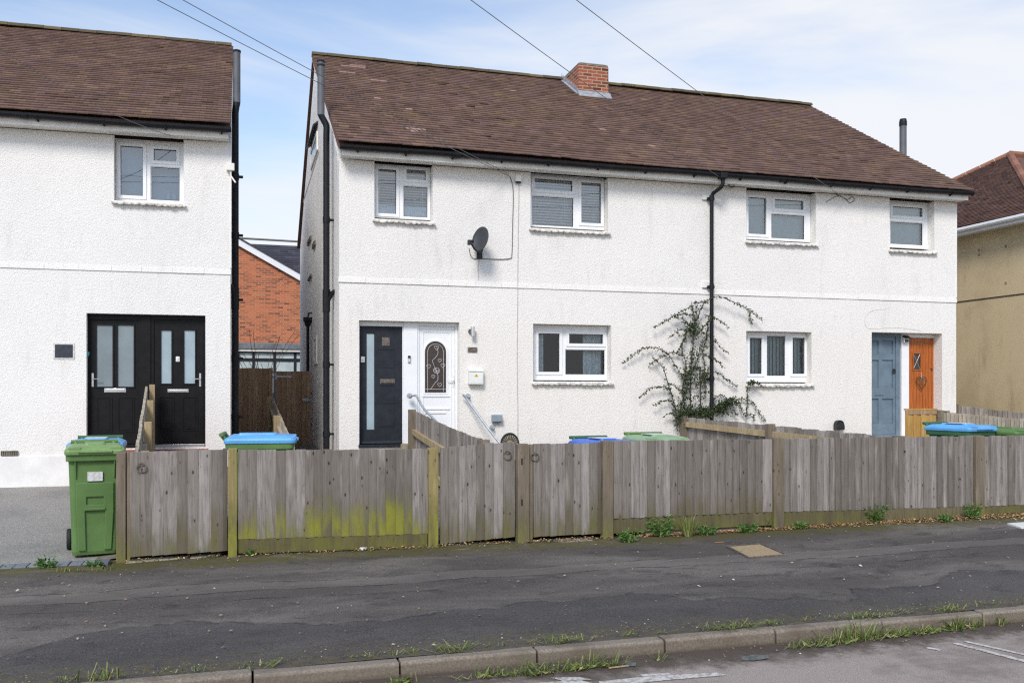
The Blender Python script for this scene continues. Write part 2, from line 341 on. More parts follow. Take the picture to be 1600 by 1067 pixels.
# ---------------------------------------------------------------- mesh helpers
class MB:
    def __init__(s): s.v = []; s.f = []
    def add(s, vs, fs):
        o = len(s.v); s.v += [tuple(q) for q in vs]; s.f += [tuple(i + o for i in f) for f in fs]
    def box(s, x0, x1, y0, y1, z0, z1, M=None):
        vs = [(x0, y0, z0), (x1, y0, z0), (x1, y1, z0), (x0, y1, z0), (x0, y0, z1), (x1, y0, z1), (x1, y1, z1), (x0, y1, z1)]
        if M is not None: vs = [M @ Vector(v) for v in vs]
        s.add(vs, [(0, 3, 2, 1), (4, 5, 6, 7), (0, 1, 5, 4), (1, 2, 6, 5), (2, 3, 7, 6), (3, 0, 4, 7)])
    def hexa(s, vs): s.add(vs, [(0, 3, 2, 1), (4, 5, 6, 7), (0, 1, 5, 4), (1, 2, 6, 5), (2, 3, 7, 6), (3, 0, 4, 7)])
    def prism(s, pts, a, b, axis='y'):
        """extrude a closed polygon; pts are (p,q) in the plane across axis"""
        def mk(p, q, c): return {'y': (p, c, q), 'x': (c, p, q), 'z': (p, q, c)}[axis]
        n = len(pts); vs = [mk(p, q, a) for p, q in pts] + [mk(p, q, b) for p, q in pts]
        fs = [tuple(range(n)), tuple(range(2 * n - 1, n - 1, -1))] + [(i, i + n, (i + 1) % n + n, (i + 1) % n) for i in range(n)]
        s.add(vs, fs)
    def tube(s, path, r, n=8, closed=False, caps=True):
        P = [Vector(p) for p in path]; k = len(P); rs = r if isinstance(r, (list, tuple)) else [r] * k
        ring = []; nrm = None
        for i in range(k):
            if closed: tg = P[(i + 1) % k] - P[i - 1]
            else: tg = P[min(i + 1, k - 1)] - P[max(i - 1, 0)]
            if tg.length < 1e-9: tg = Vector((0, 0, 1))
            tg.normalize()
            if nrm is None:
                nrm = tg.orthogonal().normalized()
            else:
                nrm = nrm - tg * nrm.dot(tg)
                nrm = nrm.normalized() if nrm.length > 1e-6 else tg.orthogonal().normalized()
            bi = tg.cross(nrm)
            ring.append([P[i] + (nrm * math.cos(2 * math.pi * j / n) + bi * math.sin(2 * math.pi * j / n)) * rs[i] for j in range(n)])
        vs = [q for g in ring for q in g]; fs = []
        for i in range(k if closed else k - 1):
            a = i * n; b = ((i + 1) % k) * n
            for j in range(n): fs.append((a + j, a + (j + 1) % n, b + (j + 1) % n, b + j))
        if caps and not closed:
            fs.append(tuple(range(n - 1, -1, -1))); fs.append(tuple((k - 1) * n + j for j in range(n)))
        s.add(vs, fs)
    def ring(s, c, r, tr, axis='y', n=20, m=6, sq=1.0):
        pts = []
        for i in range(n):
            a = 2 * math.pi * i / n; p, q = r * math.cos(a), r * sq * math.sin(a)
            d = {'y': (p, 0, q), 'x': (0, p, q), 'z': (p, q, 0)}[axis]
            pts.append((c[0] + d[0], c[1] + d[1], c[2] + d[2]))
        s.tube(pts, tr, m, closed=True)
    def loft(s, rings, cap0=True, cap1=True):
        n = len(rings[0]); vs = [p for r in rings for p in r]; fs = []
        for i in range(len(rings) - 1):
            for j in range(n): fs.append((i * n + j, i * n + (j + 1) % n, (i + 1) * n + (j + 1) % n, (i + 1) * n + j))
        if cap0: fs.append(tuple(range(n - 1, -1, -1)))
        if cap1: fs.append(tuple((len(rings) - 1) * n + j for j in range(n)))
        s.add(vs, fs)
    def holed(s, x0, x1, z0, z1, holes, y0, y1):
        """slab between y0 (front) and y1 with rectangular holes, reveals included"""
        xs = sorted(set([x0, x1] + [min(max(h[i], x0), x1) for h in holes for i in (0, 2)]))
        zs = sorted(set([z0, z1] + [min(max(h[i], z0), z1) for h in holes for i in (1, 3)]))
        def inside(a, b): return any(h[0] - 1e-6 < a < h[2] + 1e-6 and h[1] - 1e-6 < b < h[3] + 1e-6 for h in holes)
        nx, nz = len(xs) - 1, len(zs) - 1
        cell = [[not inside((xs[i] + xs[i + 1]) / 2, (zs[j] + zs[j + 1]) / 2) for j in range(nz)] for i in range(nx)]
        idx = {}
        vs = []
        def vid(i, j, k):
            if (i, j, k) not in idx:
                idx[(i, j, k)] = len(vs); vs.append((xs[i], (y0, y1)[k], zs[j]))
            return idx[(i, j, k)]
        fs = []
        for i in range(nx):
            for j in range(nz):
                if not cell[i][j]: continue
                fs.append((vid(i, j, 0), vid(i + 1, j, 0), vid(i + 1, j + 1, 0), vid(i, j + 1, 0)))
                fs.append((vid(i, j, 1), vid(i, j + 1, 1), vid(i + 1, j + 1, 1), vid(i + 1, j, 1)))
                if i == 0 or not cell[i - 1][j]: fs.append((vid(i, j, 0), vid(i, j + 1, 0), vid(i, j + 1, 1), vid(i, j, 1)))
                if i == nx - 1 or not cell[i + 1][j]: fs.append((vid(i + 1, j, 0), vid(i + 1, j, 1), vid(i + 1, j + 1, 1), vid(i + 1, j + 1, 0)))
                if j == 0 or not cell[i][j - 1]: fs.append((vid(i, j, 0), vid(i, j, 1), vid(i + 1, j, 1), vid(i + 1, j, 0)))
                if j == nz - 1 or not cell[i][j + 1]: fs.append((vid(i, j + 1, 0), vid(i + 1, j + 1, 0), vid(i + 1, j + 1, 1), vid(i, j + 1, 1)))
        s.add(vs, fs)
    def build(s, name, mat, parent=None, smooth=False, bevel=0.0, seg=2):
        me = bpy.data.meshes.new(name); me.from_pydata(s.v, [], s.f); me.update()
        if not isinstance(mat, (list, tuple)): me.materials.append(mat)
        o = bpy.data.objects.new(name, me); COL.objects.link(o)
        if parent is not None: o.parent = parent
        if smooth:
            for p in me.polygons: p.use_smooth = True
        if bevel:
            b = o.modifiers.new('bevel', 'BEVEL'); b.width = bevel; b.segments = seg; b.limit_method = 'ANGLE'; b.angle_limit = math.radians(35)
        return o
def tag(o, label, cat, group=None, kind=None):
    if label: o['label'] = label
    if cat: o['category'] = cat
    if group: o['group'] = group
    if kind: o['kind'] = kind
    return o
def thing(name, label, cat, loc=(0, 0, 0), rz=0.0, group=None):
    o = bpy.data.objects.new(name, None); COL.objects.link(o)
    o.location = loc; o.rotation_euler = (0, 0, rz); o.empty_display_size = 0.2
    return tag(o, label, cat, group)
def struct(o): o['kind'] = 'structure'; return o
def bez(pts, n=8):
    """smooth polyline through points (Catmull-Rom)"""
    P = [Vector(p) for p in pts]
    if len(P) < 3: return P
    out = []
    for i in range(len(P) - 1):
        a = P[max(i - 1, 0)]; b = P[i]; c = P[i + 1]; d = P[min(i + 2, len(P) - 1)]
        for k in range(n):
            t = k / n
            out.append(0.5 * ((2 * b) + (c - a) * t + (2 * a - 5 * b + 4 * c - d) * t * t + (3 * b - a - 3 * c + d) * t ** 3))
    out.append(P[-1]); return out

# ================================================================ GROUND, ROAD, PAVEMENT
YF = -6.1          # front face of the street fence
YK = -9.80         # kerb face
def pav_z(x, y):   # pavement rises gently from the kerb to the fences
    t = (y - (YK + .125)) / (YF - (YK + .125))
    t = min(max(t, 0), 1.15)
    return t * (0.055 + max(0, x - 3.5) * 0.012)
def gar_z(x, y):   # front gardens climb to the doorsteps
    t = min(max((y - YF) / 6.1, 0), 1)
    base = 0.055 + max(0, min(x, 14) - 3.5) * 0.012
    if x < -2.85: return base + t * 0.14
    return base + 0.03 + t * (0.36 if x < 11 else 0.36)

b = MB(); b.add([(-260, -260, -.35), (260, -260, -.35), (260, 260, -.35), (-260, 260, -.35)], [(0, 1, 2, 3)])
M['earth'] = plain('bare_earth', (0.10, 0.085, 0.06, 1), 0.95, var=0.4, scale=3, bump=0.5)
struct(b.build('ground', M['earth']))

def grid(name, mat, x0, x1, y0, y1, nx, ny, zf, skirt=0.3):
    b = MB(); vs = []; fs = []
    for j in range(ny + 1):
        for i in range(nx + 1):
            x = x0 + (x1 - x0) * i / nx; y = y0 + (y1 - y0) * j / ny; vs.append((x, y, zf(x, y)))
    for j in range(ny):
        for i in range(nx):
            a = j * (nx + 1) + i; fs.append((a, a + 1, a + nx + 2, a + nx + 1))
    b.add(vs, fs)
    return struct(b.build(name, mat, smooth=True))

# road: old pinkish tarmac with a dirty channel by the kerb
t = NT('worn_pink_tarmac')
xyz = t.sepz()
f = t.noise(140, 4, 0.7); big = t.noise(1.3, 5, 0.65); med = t.noise(6, 5, 0.7)
col = t.mix(t.rng(f, 0.3, 0.72), srgb(120, 110, 103), srgb(186, 174, 164))
col = t.mix(t.rng(big, 0.45, 0.62, 0, 0.55), col, srgb(104, 94, 87))
edge = t.math('ADD', xyz[1], t.math('MULTIPLY', t.math('SUBTRACT', med, 0.5), 0.75))
col = t.mix(t.rng(edge, YK - .50, YK - .16, 0, 0.9), col, srgb(74, 64, 55))
fw = t.math('ADD', xyz[1], t.math('MULTIPLY', t.math('SUBTRACT', big, 0.5), 0.3))
sp = t.rng(t.voro(55), 0.10, 0.04, 0, 0.5)
col = t.mix(sp, col, srgb(196, 184, 170))
M['road'] = t.fin(col, 0.9, t.bump(t.math('ADD', f, t.math('MULTIPLY', med, 1.5)), 0.6, 0.006), spec=0.2)
grid('road', M['road'], -60, 80, -40, YK + .05, 8, 4, lambda x, y: -0.085)

# pavement tarmac
t = NT('patched_tarmac')
xyz = t.sepz()
fine = t.noise(95, 6, 0.78); med = t.noise(3.6, 6, 0.7, t.map((0.8, 1.2, 1)), 0.4); big = t.noise(0.75, 5, 0.62, t.map((0.55, 1.3, 1)), 0.6)
col = t.mix(t.rng(fine, 0.3, 0.75), srgb(52, 48, 45), srgb(112, 105, 98))
col = t.mix(t.rng(big, 0.40, 0.68, 0, 0.85), col, t.mix(t.rng(fine, 0.3, 0.75), srgb(84, 79, 74), srgb(150, 142, 132)))
col = t.mix(t.rng(med, 0.50, 0.70, 0, 0.75), col, t.mix(t.rng(fine, 0.3, 0.75), srgb(36, 35, 36), srgb(78, 75, 73)))
wob = t.math('MULTIPLY', t.math('SUBTRACT', t.noise(0.8, 4, 0.6), 0.5), 0.35)
yy = t.math('ADD', xyz[1], wob)
# trench reinstatement strip and its sealed joints
strip = t.math('MULTIPLY', t.rng(yy, -7.66, -7.64, 0, 1), t.rng(yy, -7.34, -7.32, 1, 0))
col = t.mix(t.math('MULTIPLY', strip, 0.38), col, srgb(118, 112, 104))
def crack(y0, wd, wsc, amp):
    q = t.math('ADD', yy, t.math('MULTIPLY', t.math('SUBTRACT', t.noise(wsc, 5, 0.7), 0.5), amp))
    return t.rng(t.math('ABSOLUTE', t.math('SUBTRACT', q, y0)), wd, wd * 0.3)
brk = t.rng(t.noise(1.4, 3, 0.6), 0.38, 0.5)
cr = t.math('MAXIMUM', crack(-7.33, .014, 9, .05), crack(-7.65, .016, 7, .07))
cr = t.math('MAXIMUM', cr, t.math('MULTIPLY', crack(-7.95, .012, 5, .12), brk))
cr = t.math('MULTIPLY', cr, t.rng(t.noise(3, 3, 0.6), 0.38, 0.6, 0.0, 0.9))
col = t.mix(t.math('MULTIPLY', cr, .85), col, srgb(32, 30, 28))
col = t.mix(t.math('MULTIPLY', t.rng(t.math('ABSOLUTE', t.math('SUBTRACT', yy, -7.36)), .05, .0), t.rng(t.noise(40, 3), .5, .7, 0, .4)), col, srgb(136, 128, 108))
# a newer, darker skin of tarmac laid in lobes along the kerb, with a clear ragged edge
lob = t.math('ADD', xyz[1], t.math('MULTIPLY', t.math('SUBTRACT', t.noise(.62, 5, .55, t.map((1, .6, 1), loc=(3.1, 0, 0))), .5), 2.1))
lm = t.math('MULTIPLY', t.rng(lob, -8.72, -8.78), .62)
col = t.mix(lm, col, t.mix(t.rng(fine, .3, .75), srgb(40, 39, 41), srgb(92, 90, 89)))
col = t.mix(t.math('MULTIPLY', t.rng(t.math('ABSOLUTE', t.math('ADD', lob, 8.75)), .03, .005), t.rng(t.noise(6, 4, .7), .4, .6, 0, .6)), col, srgb(34, 32, 31))
# moss along the back edge and the kerb
mo = t.math('MULTIPLY', t.rng(t.math('ADD', xyz[1], t.math('MULTIPLY', t.noise(3, 5, 0.7), 0.45)), YF - .36, YF - .02), t.rng(t.noise(9, 5, .7), .36, .54))
col = t.mix(t.math('MULTIPLY', mo, 0.75), col, srgb(84, 80, 30))
mk = t.math('MULTIPLY', t.rng(t.math('SUBTRACT', xyz[1], t.math('MULTIPLY', t.noise(2.4, 5, 0.7), 0.7)), YK + .28, YK - .20), t.rng(t.noise(14, 5, .7), .42, .6))
col = t.mix(t.math('MULTIPLY', mk, 0.75), col, srgb(98, 88, 60))
sp = t.rng(t.voro(30), 0.10, 0.03, 0, 0.6)
col = t.mix(sp, col, srgb(150, 140, 124))
hgt = t.math('ADD', fine, t.math('ADD', t.math('MULTIPLY', med, 1.2), t.math('MULTIPLY', cr, -1.5)))
M['pave'] = t.fin(col, t.rng(med, 0.3, 0.7, 0.75, 0.92), t.bump(hgt, 0.6, 0.007), spec=0.25)
grid('pavement', M['pave'], -30, 40, YK + .085, YF + .12, 140, 24, lambda x, y: pav_z(x, y) + 0.008 * math.sin(x * 2.1 + y) * math.sin(y * 3.0 + x * .7))

# kerb stones
t = NT('kerb_concrete'); xyz = t.sepz()
f = t.noise(70, 4, .7); g = t.noise(3, 5, .65); r = t.island()
col = t.mix(t.rng(f, .3, .75), srgb(112, 103, 92), srgb(158, 147, 132))
col = t.mix(t.rng(g, .42, .7, 0, .7), col, srgb(98, 86, 75))
col = t.mix(t.math('MULTIPLY', r, .3), col, srgb(128, 120, 110))
col = t.mix(t.rng(xyz[2], .0, -.03, 0, .45), col, srgb(92, 80, 68))
col = t.mix(t.rng(xyz[2], -.05, -.10, 0, .6), col, srgb(60, 52, 42))
M['kerb'] = t.fin(col, .9, t.bump(t.math('ADD', f, g), .6, .006), spec=.2)
joints = [floor_pt(p, q, 0).x for p, q in ((395, 1056), (625, 1034), (835, 1012), (1028, 993), (1205, 982), (1370, 968), (1520, 953))]
d0 = joints[1] - joints[0]
xs = [joints[0] - .93 * k for k in range(12, 0, -1)] + joints + [joints[-1] + .93 * k for k in range(1, 16)]
b = MB()
for a, c in zip(xs[:-1], xs[1:]):
    dz, dy = R(-.006, .006), R(-.006, .006)
    y0, y1, z1 = YK + dy, YK + .105, .004 + dz
    pts = [(y0 - .010, -.15), (y0, z1 - .018), (y0 + .006, z1 - .006), (y0 + .018, z1), (y1, z1), (y1, -.15)]
    b.prism(pts, a + .006, c - .006, 'x')
struct(b.build('kerb', M['kerb'], bevel=.006))

# gardens behind the street fence, driveway on the left
M['garden'] = plain('garden_gravel_and_soil', (0.16, 0.14, 0.11, 1), .95, var=.4, scale=8, bump=.6)
grid('garden', M['garden'], -2.9, 40, YF + .12, 40, 60, 46, lambda x, y: gar_z(x, y))
t = NT('resin_bound_gravel'); f = t.noise(75, 5, .8); v = t.voro(110, out='Color'); g = t.noise(1.2, 4, .6)
col = t.mix(t.rng(f, .3, .7), srgb(88, 86, 82), srgb(186, 182, 174)); col = t.mix(.35, col, v, 'SOFT_LIGHT')
col = t.mix(t.rng(g, .4, .7, 0, .3), col, srgb(92, 92, 92))
M['drive'] = t.fin(col, .9, t.bump(f, .8, .006), spec=.25)
XD = -2.8
grid('driveway', M['drive'], -30, XD, YF + .12, .4, 24, 10, lambda x, y: gar_z(-9, y) + .004)
grid('yard', M['garden'], -30, XD, .4, 40, 10, 10, lambda x, y: .19)
# block edging across the mouth of the drive
b = MB()
M['block'] = None
t = NT('grey_paving_blocks'); r = t.island(); f = t.noise(60, 4, .7)
M['block'] = t.fin(t.mix(t.rng(f, .3, .7, 0, .5), t.ramp(r, [(0, srgb(92, 98, 106)), (.6, srgb(120, 127, 134)), (1, srgb(140, 146, 150))]), srgb(78, 80, 84)), .85, t.bump(f, .5, .005))
for row, (yc, n0) in enumerate(((YF - .08, 0), (YF + .13, 1))):
    x = -12.0 + .05 * row
    while x < -2.75:
        wv = .112 if row else .112
        if row == 0 or x < -3.9:
            b.box(x, x + wv - .009, yc - .10 + R(-.004, .004), yc + .10, -.02, .082 + R(-.004, .004))
        x += wv
struct(b.build('block_edging', M['block'], bevel=.006))
b = MB(); b.prism([(YF - .34, .02), (YF - .29, .062), (YF - .185, .074), (YF - .185, -.02)], -14, -2.74, 'x')
struct(b.build('drive_upstand', M['pave']))

# worn white line and bay marking painted on the road
M['paint'] = None
t = NT('worn_white_road_paint'); f = t.noise(25, 5, .7)
M['paint'] = t.fin(t.mix(t.rng(f, .42, .62, 0, .85), (0.58, .555, .51, 1), srgb(138, 127, 119)), .8, t.bump(t.noise(140, 3, .7), .5, .004))
b = MB(); zr = -.0805
for (p0, p1, wd) in (((1492, 1004), (1640, 1042), .05), ((1507, 1001), (1660, 1035), .04)):
    a, c = floor_pt(*p0, zr), floor_pt(*p1, zr); d = (c - a).normalized(); n = Vector((-d.y, d.x, 0)) * wd / 2
    b.add([a - n, c - n, c + n, a + n], [(0, 1, 2, 3)])
a = floor_pt(1448, 1011, zr); c = floor_pt(1470, 1015, zr); d = (c - a).normalized(); n = Vector((-d.y, d.x, 0)) * .02
b.add([a - n, c - n, c + n, a + n], [(0, 1, 2, 3)])
struct(b.build('bay_marking', M['paint']))
b = MB()
for pts in ([(815, 1068), (905, 1061), (925, 1066), (890, 1075), (815, 1080)], [(935, 1064), (1010, 1056), (1120, 1050), (1136, 1054), (1040, 1062), (940, 1072)],
            [(860, 1058), (905, 1057), (925, 1061), (880, 1063)], [(1000, 1053), (1045, 1050), (1050, 1053), (1005, 1057)]):
    b.add([floor_pt(p, q, zr) for p, q in pts], [tuple(range(len(pts)))[::-1]])
struct(b.build('edge_marking', M['paint']))

# patched cover in the pavement
def pav_pt(px, py):
    z = 0.03
    for _ in range(4):
        p = floor_pt(px, py, z); z = pav_z(p.x, p.y)
    return Vector((p.x, p.y, z))
t = NT('sandy_infill'); f = t.noise(90, 4, .75)
M['sandy'] = t.fin(t.mix(t.rng(f, .3, .7), srgb(120, 100, 72), srgb(190, 168, 130)), .95, t.bump(f, .8, .006))
q = [pav_pt(*p) for p in ((1136, 855), (1188, 851), (1228, 868), (1170, 873))]
cc = sum(q, Vector()) / 4
cov = thing('inspection_cover', 'square sandy inspection cover set in the dark pavement', 'inspection cover', cc)
b = MB(); L = [p - cc for p in q]
b.add([p * .9 + Vector((0, 0, .013)) for p in L] + [p * .9 + Vector((0, 0, -.05)) for p in L], [(3, 2, 1, 0), (0, 1, 5, 4), (1, 2, 6, 5), (2, 3, 7, 6), (3, 0, 4, 7)])
b.build('cover_plate', M['sandy'], cov)
b = MB(); b.tube([p + Vector((0, 0, .009)) for p in L], .012, 6, closed=True); b.build('cover_frame', M['rust'], cov)
q = [pav_pt(*p) for p in ((1574, 819), (1620, 816), (1650, 822), (1596, 826))]
b = MB(); b.add([p + Vector((0, 0, .016)) for p in q] + [p + Vector((0, 0, -.03)) for p in q], [(3, 2, 1, 0), (0, 1, 5, 4), (1, 2, 6, 5), (2, 3, 7, 6), (3, 0, 4, 7)])
tag(b.build('paving_slab', M['white_plastic']), 'pale flat slab on the pavement by the right fence foot', 'paving slab')

# ================================================================ HOUSES
# ---- roof of real tiles on a slope: eaves at (y0,z0), ridge at (y1,z1), between x0 and x1
def roof_tiles(mb, x0, x1, y0, z0, y1, z1, gauge=.150, wid=.172, sag=0.02, clip=None, skip=None, seed=1):
    rnd = random.Random(seed)
    L = math.hypot(y1 - y0, z1 - z0); sy, sz = (y1 - y0) / L, (z1 - z0) / L     # up the slope
    ny, nz = -sz, sy                                                            # outward normal
    def pt(x, s, h):
        w = sag * (math.sin(x * .9 + s * .5) * .5 + math.sin(x * .37 + 1.3) * .8 - .6 * math.sin(math.pi * s / L))
        return (x, y0 + sy * s + ny * (h + w), z0 + sz * s + nz * (h + w))
    n = int(L / gauge); g = L / n
    for k in range(n):
        s0 = k * g
        x = x0 - (wid / 2 if k % 2 else 0)
        rowj = rnd.uniform(-.006, .006)
        while x < x1 - .005:
            a, c = max(x, x0) , min(x + wid, x1)
            x += wid
            if c - a < .03: continue
            if clip and not clip((a + c) / 2, s0, L): continue
            if skip and skip((a + c) / 2, s0): continue
            j = rnd.uniform(-.005, .005) + rowj; lift = rnd.uniform(.0, .005) + (rnd.random() < .012) * .010
            tw = rnd.uniform(-.003, .003)
            a += .0015; c -= .0015
            e0, e1 = s0 + j, s0 + g * 1.25
            h0, h1 = .032 + lift, .012
            th = .019
            vs = [pt(a, e0, h0 - th + tw), pt(c, e0, h0 - th - tw), pt(c, e1, h1 - th), pt(a, e1, h1 - th),
                  pt(a, e0, h0 + tw), pt(c, e0, h0 - tw), pt(c, e1, h1), pt(a, e1, h1)]
            o = len(mb.v); mb.v += vs
            for f in ((4, 5, 6, 7), (0, 1, 5, 4), (1, 2, 6, 5), (3, 0, 4, 7)): mb.f.append(tuple(i + o for i in f))
    return pt

def ridge_tiles(mb, x0, x1, y, z, r=.11, ln=.33, seed=3):
    rnd = random.Random(seed); x = x0
    while x < x1 - .05:
        c = min(x + ln, x1); dz = rnd.uniform(-.006, .006)
        pts = [(y + r * math.cos(a), z - .035 + dz + r * .78 * math.sin(a)) for a in [math.pi * k / 8 for k in range(9)]]
        mb.prism(pts, x + .006, c, 'x')
        x = c

# ---- windows
def win(parent, S, op, fr, cells, v=.18, mats=('upvc', 'glass'), fill=None, name='window', label=None, sill=True, head=None, sillpx=None, bars=()):
    """op: the wall opening (x0,z0,x1,z1); fr: picture rows of the frame's top and bottom; cells: lights as picture boxes, 's' = opening sash"""
    x0, z0, x1, z1 = op
    xm = (x0 + x1) / 2
    fz1, fz0 = fr
    if not head: fz1 = z1 - .005
    P = lambda l, t, r, b_: S.rect(l, t, r, b_, v)
    rs = [(P(*c[:4]), c[4]) for c in cells]
    f = MB()
    xa, xb = x0 + .004, x1 - .004
    hol = [(r[0][0] - (.035 if r[1] == 's' else .012), r[0][1] - (.035 if r[1] == 's' else .012), r[0][2] + (.035 if r[1] == 's' else .012), r[0][3] + (.035 if r[1] == 's' else .012)) for r in rs]
    f.holed(xa, xb, fz0, fz1, hol, v, v + .07)
    for r, k in rs:
        if k == 's':
            f.holed(r[0] - .052, r[2] + .052, r[1] - .052, r[3] + .052, [r], v - .016, v + .05)
        else:
            f.holed(r[0] - .0118, r[2] + .0118, r[1] - .0118, r[3] + .0118, [r], v + .012, v + .05)
    o = f.build(name, M[mats[0]], parent, bevel=.004)
    if label: o['label'] = label
    g = MB()
    for r, k in rs: g.add([(r[0] - .006, v + .03, r[1] - .006), (r[2] + .006, v + .03, r[1] - .006), (r[2] + .006, v + .03, r[3] + .006), (r[0] - .006, v + .03, r[3] + .006)], [(0, 1, 2, 3)])
    g.build('pane', M[mats[1]], o)
    h = MB()
    for r, k in rs:      # black gaskets round the glass
        for (a, c, d, e) in ((r[0] - .004, r[2] + .004, r[1] - .004, r[1] + .005), (r[0] - .004, r[2] + .004, r[3] - .005, r[3] + .004), (r[0] - .004, r[0] + .005, r[1] + .005, r[3] - .005), (r[2] - .005, r[2] + .004, r[1] + .005, r[3] - .005)):
            h.box(a, c, v + .018, v + .026, d, e)
    h.build('gasket', M['rubber'], o)
    if head and z1 - fz1 > .01:
        h = MB(); h.box(xa, xb, v - .012, v + .06, fz1 + .002, z1 - .004); h.build('head_board', M['upvc_old'], o)
    if sill:
        # creasing-tile sill: wavy course of small tiles under a sloping bed
        s = MB(); s.hexa([(x0 - .02, -.035, z0 - .045), (x1 + .02, -.035, z0 - .045), (x1 + .02, .02, z0 - .045), (x0 - .02, .02, z0 - .045), (x0 - .02, -.02, z0 - .02), (x1 + .02, -.02, z0 - .02), (x1 + .02, .02, z0 - .006), (x0 - .02, .02, z0 - .006)])
        s.box(x0 + .003, x1 - .003, .0205, v + .02, z0 - .04, z0 + .002)
        x = x0 - .03; rnd = random.Random(int(x0 * 100) + 7)
        while x < x1 + .03:
            wv = rnd.uniform(.085, .12); c = min(x + wv, x1 + .035); dz = rnd.uniform(-.010, .006)
            n = 5; up = []; lo = []
            for k in range(n + 1):
                q = k / n; sg = -.012 * math.sin(math.pi * q)
                up.append((x + (c - x) * q, z0 - .030 + dz + sg)); lo.append((x + (c - x) * q, z0 - .052 + dz + sg))
            s.prism(up + lo[::-1], -.065 + rnd.uniform(-.012, .006), .012, 'y')
            x = c + .003
        s.build('sill', M['sill'], o)
    if fill: fill(o, rs, v + .07, (xa, fz0, xb, fz1))
    return o
def f_plain(mat, gap=.05):
    def fn(o, rs, y, fr):
        b = MB(); b.box(fr[0] + .02, fr[2] - .02, y + gap, y + gap + .006, fr[1] + .02, fr[3] - .02); b.build('blind', M[mat], o)  # flat sheet behind the glass, coloured like the reflected sky
    return fn
def f_slats(lower=0.0, pitch=.045, ang=38):
    def fn(o, rs, y, fr):
        b = MB(); z = fr[1] + .05
        zt = fr[3] - .03; h = fr[3] - fr[1]
        a = math.radians(ang); d = .022
        while z < zt:
            j = R(-.002, .002)
            b.hexa([(fr[0] + .03, y + .05 - d * math.cos(a), z - d * math.sin(a) - .001 + j), (fr[2] - .03, y + .05 - d * math.cos(a), z - d * math.sin(a) - .001), (fr[2] - .03, y + .05 + d * math.cos(a), z + d * math.sin(a) - .001), (fr[0] + .03, y + .05 + d * math.cos(a), z + d * math.sin(a) - .001 + j),
                    (fr[0] + .03, y + .05 - d * math.cos(a), z - d * math.sin(a) + .001 + j), (fr[2] - .03, y + .05 - d * math.cos(a), z - d * math.sin(a) + .001), (fr[2] - .03, y + .05 + d * math.cos(a), z + d * math.sin(a) + .001), (fr[0] + .03, y + .05 + d * math.cos(a), z + d * math.sin(a) + .001 + j)])
            z += pitch
        for q in (.12, .5, .88):
            x = fr[0] + (fr[2] - fr[0]) * q; b.box(x - .003, x + .003, y + .025, y + .027, fr[1] + .04, zt)
        b.build('venetian_blind', M['blind'], o)
        if lower:
            c = MB(); c.box(fr[0] + .02, fr[2] - .02, y + .002, y + .006, fr[1] + .02, fr[1] + lower); c.build('frosted_film', M['blind'], o)
    return fn
def wavy(b, xa, xb, z0, z1, y, amp=.02, lam=.09, ph=0.0):
    n = max(6, int((xb - xa) / lam * 8)); vs = []
    for k in range(n + 1):
        x = xa + (xb - xa) * k / n; yy = y + amp * math.sin(2 * math.pi * (x - xa) / lam + ph) + amp * .4 * math.sin(x * 31 + ph)
        vs += [(x, yy, z0), (x, yy + .2 * amp, z1)]
    b.add(vs, [(2 * k, 2 * k + 2, 2 * k + 3, 2 * k + 1) for k in range(n)])
def f_curtains(l, r):
    def fn(o, rs, y, fr):
        b = MB(); w_ = fr[2] - fr[0]
        wavy(b, fr[0] + .01, fr[0] + w_ * l, fr[1] - .2, fr[3], y + .10, .025, .10)
        wavy(b, fr[0] + w_ * r[0], fr[0] + w_ * r[1], fr[1] - .2, fr[3], y + .10, .03, .12)
        b.build('curtain', M['curtain'], o, smooth=True)
    return fn
def f_vertical():
    def fn(o, rs, y, fr):
        b = MB(); x = fr[0] + .03
        while x < fr[2] - .04:
            a = math.radians(22 + R(-4, 4)); c, s = math.cos(a) * .044, math.sin(a) * .044
            b.hexa([(x - c, y + .08 - s, fr[1] - .02), (x + c, y + .08 + s, fr[1] - .02), (x + c, y + .081 + s, fr[1] - .02), (x - c, y + .081 - s, fr[1] - .02), (x - c, y + .08 - s, fr[3] - .01), (x + c, y + .08 + s, fr[3] - .01), (x + c, y + .081 + s, fr[3] - .01), (x - c, y + .081 - s, fr[3] - .01)])
            x += .078
        b.build('vertical_blind', M['vert_blind'], o)
    return fn

# ---- doors
def lever(parent, x, z, y, d=1, name='handle', mat='steel'):
    b = MB(); b.box(x - .014, x + .014, y - .008, y, z - .12, z + .09)
    b.tube([(x, y - .006, z), (x, y - .05, z), (x + d * .02, y - .055, z), (x + d * .12, y - .052, z)], .009, 8)
    b.tube([(x, y - .008, z - .075), (x, y - .016, z - .075)], .009, 10)
    return b.build(name, M[mat], parent, smooth=False)
def letter_plate(parent, x0, z0, x1, z1, y, mat='steel'):
    b = MB(); b.box(x0, x1, y - .008, y, z0, z1); b.box(x0 + .018, x1 - .018, y - .016, y - .0085, z0 + .010, z1 - .012)
    return b.build('letter_plate', M[mat], parent, bevel=.003)
def ring_rect(mb, r, wv, y0, y1):
    mb.holed(r[0] - wv, r[2] + wv, r[1] - wv, r[3] + wv, [r], y0, y1)

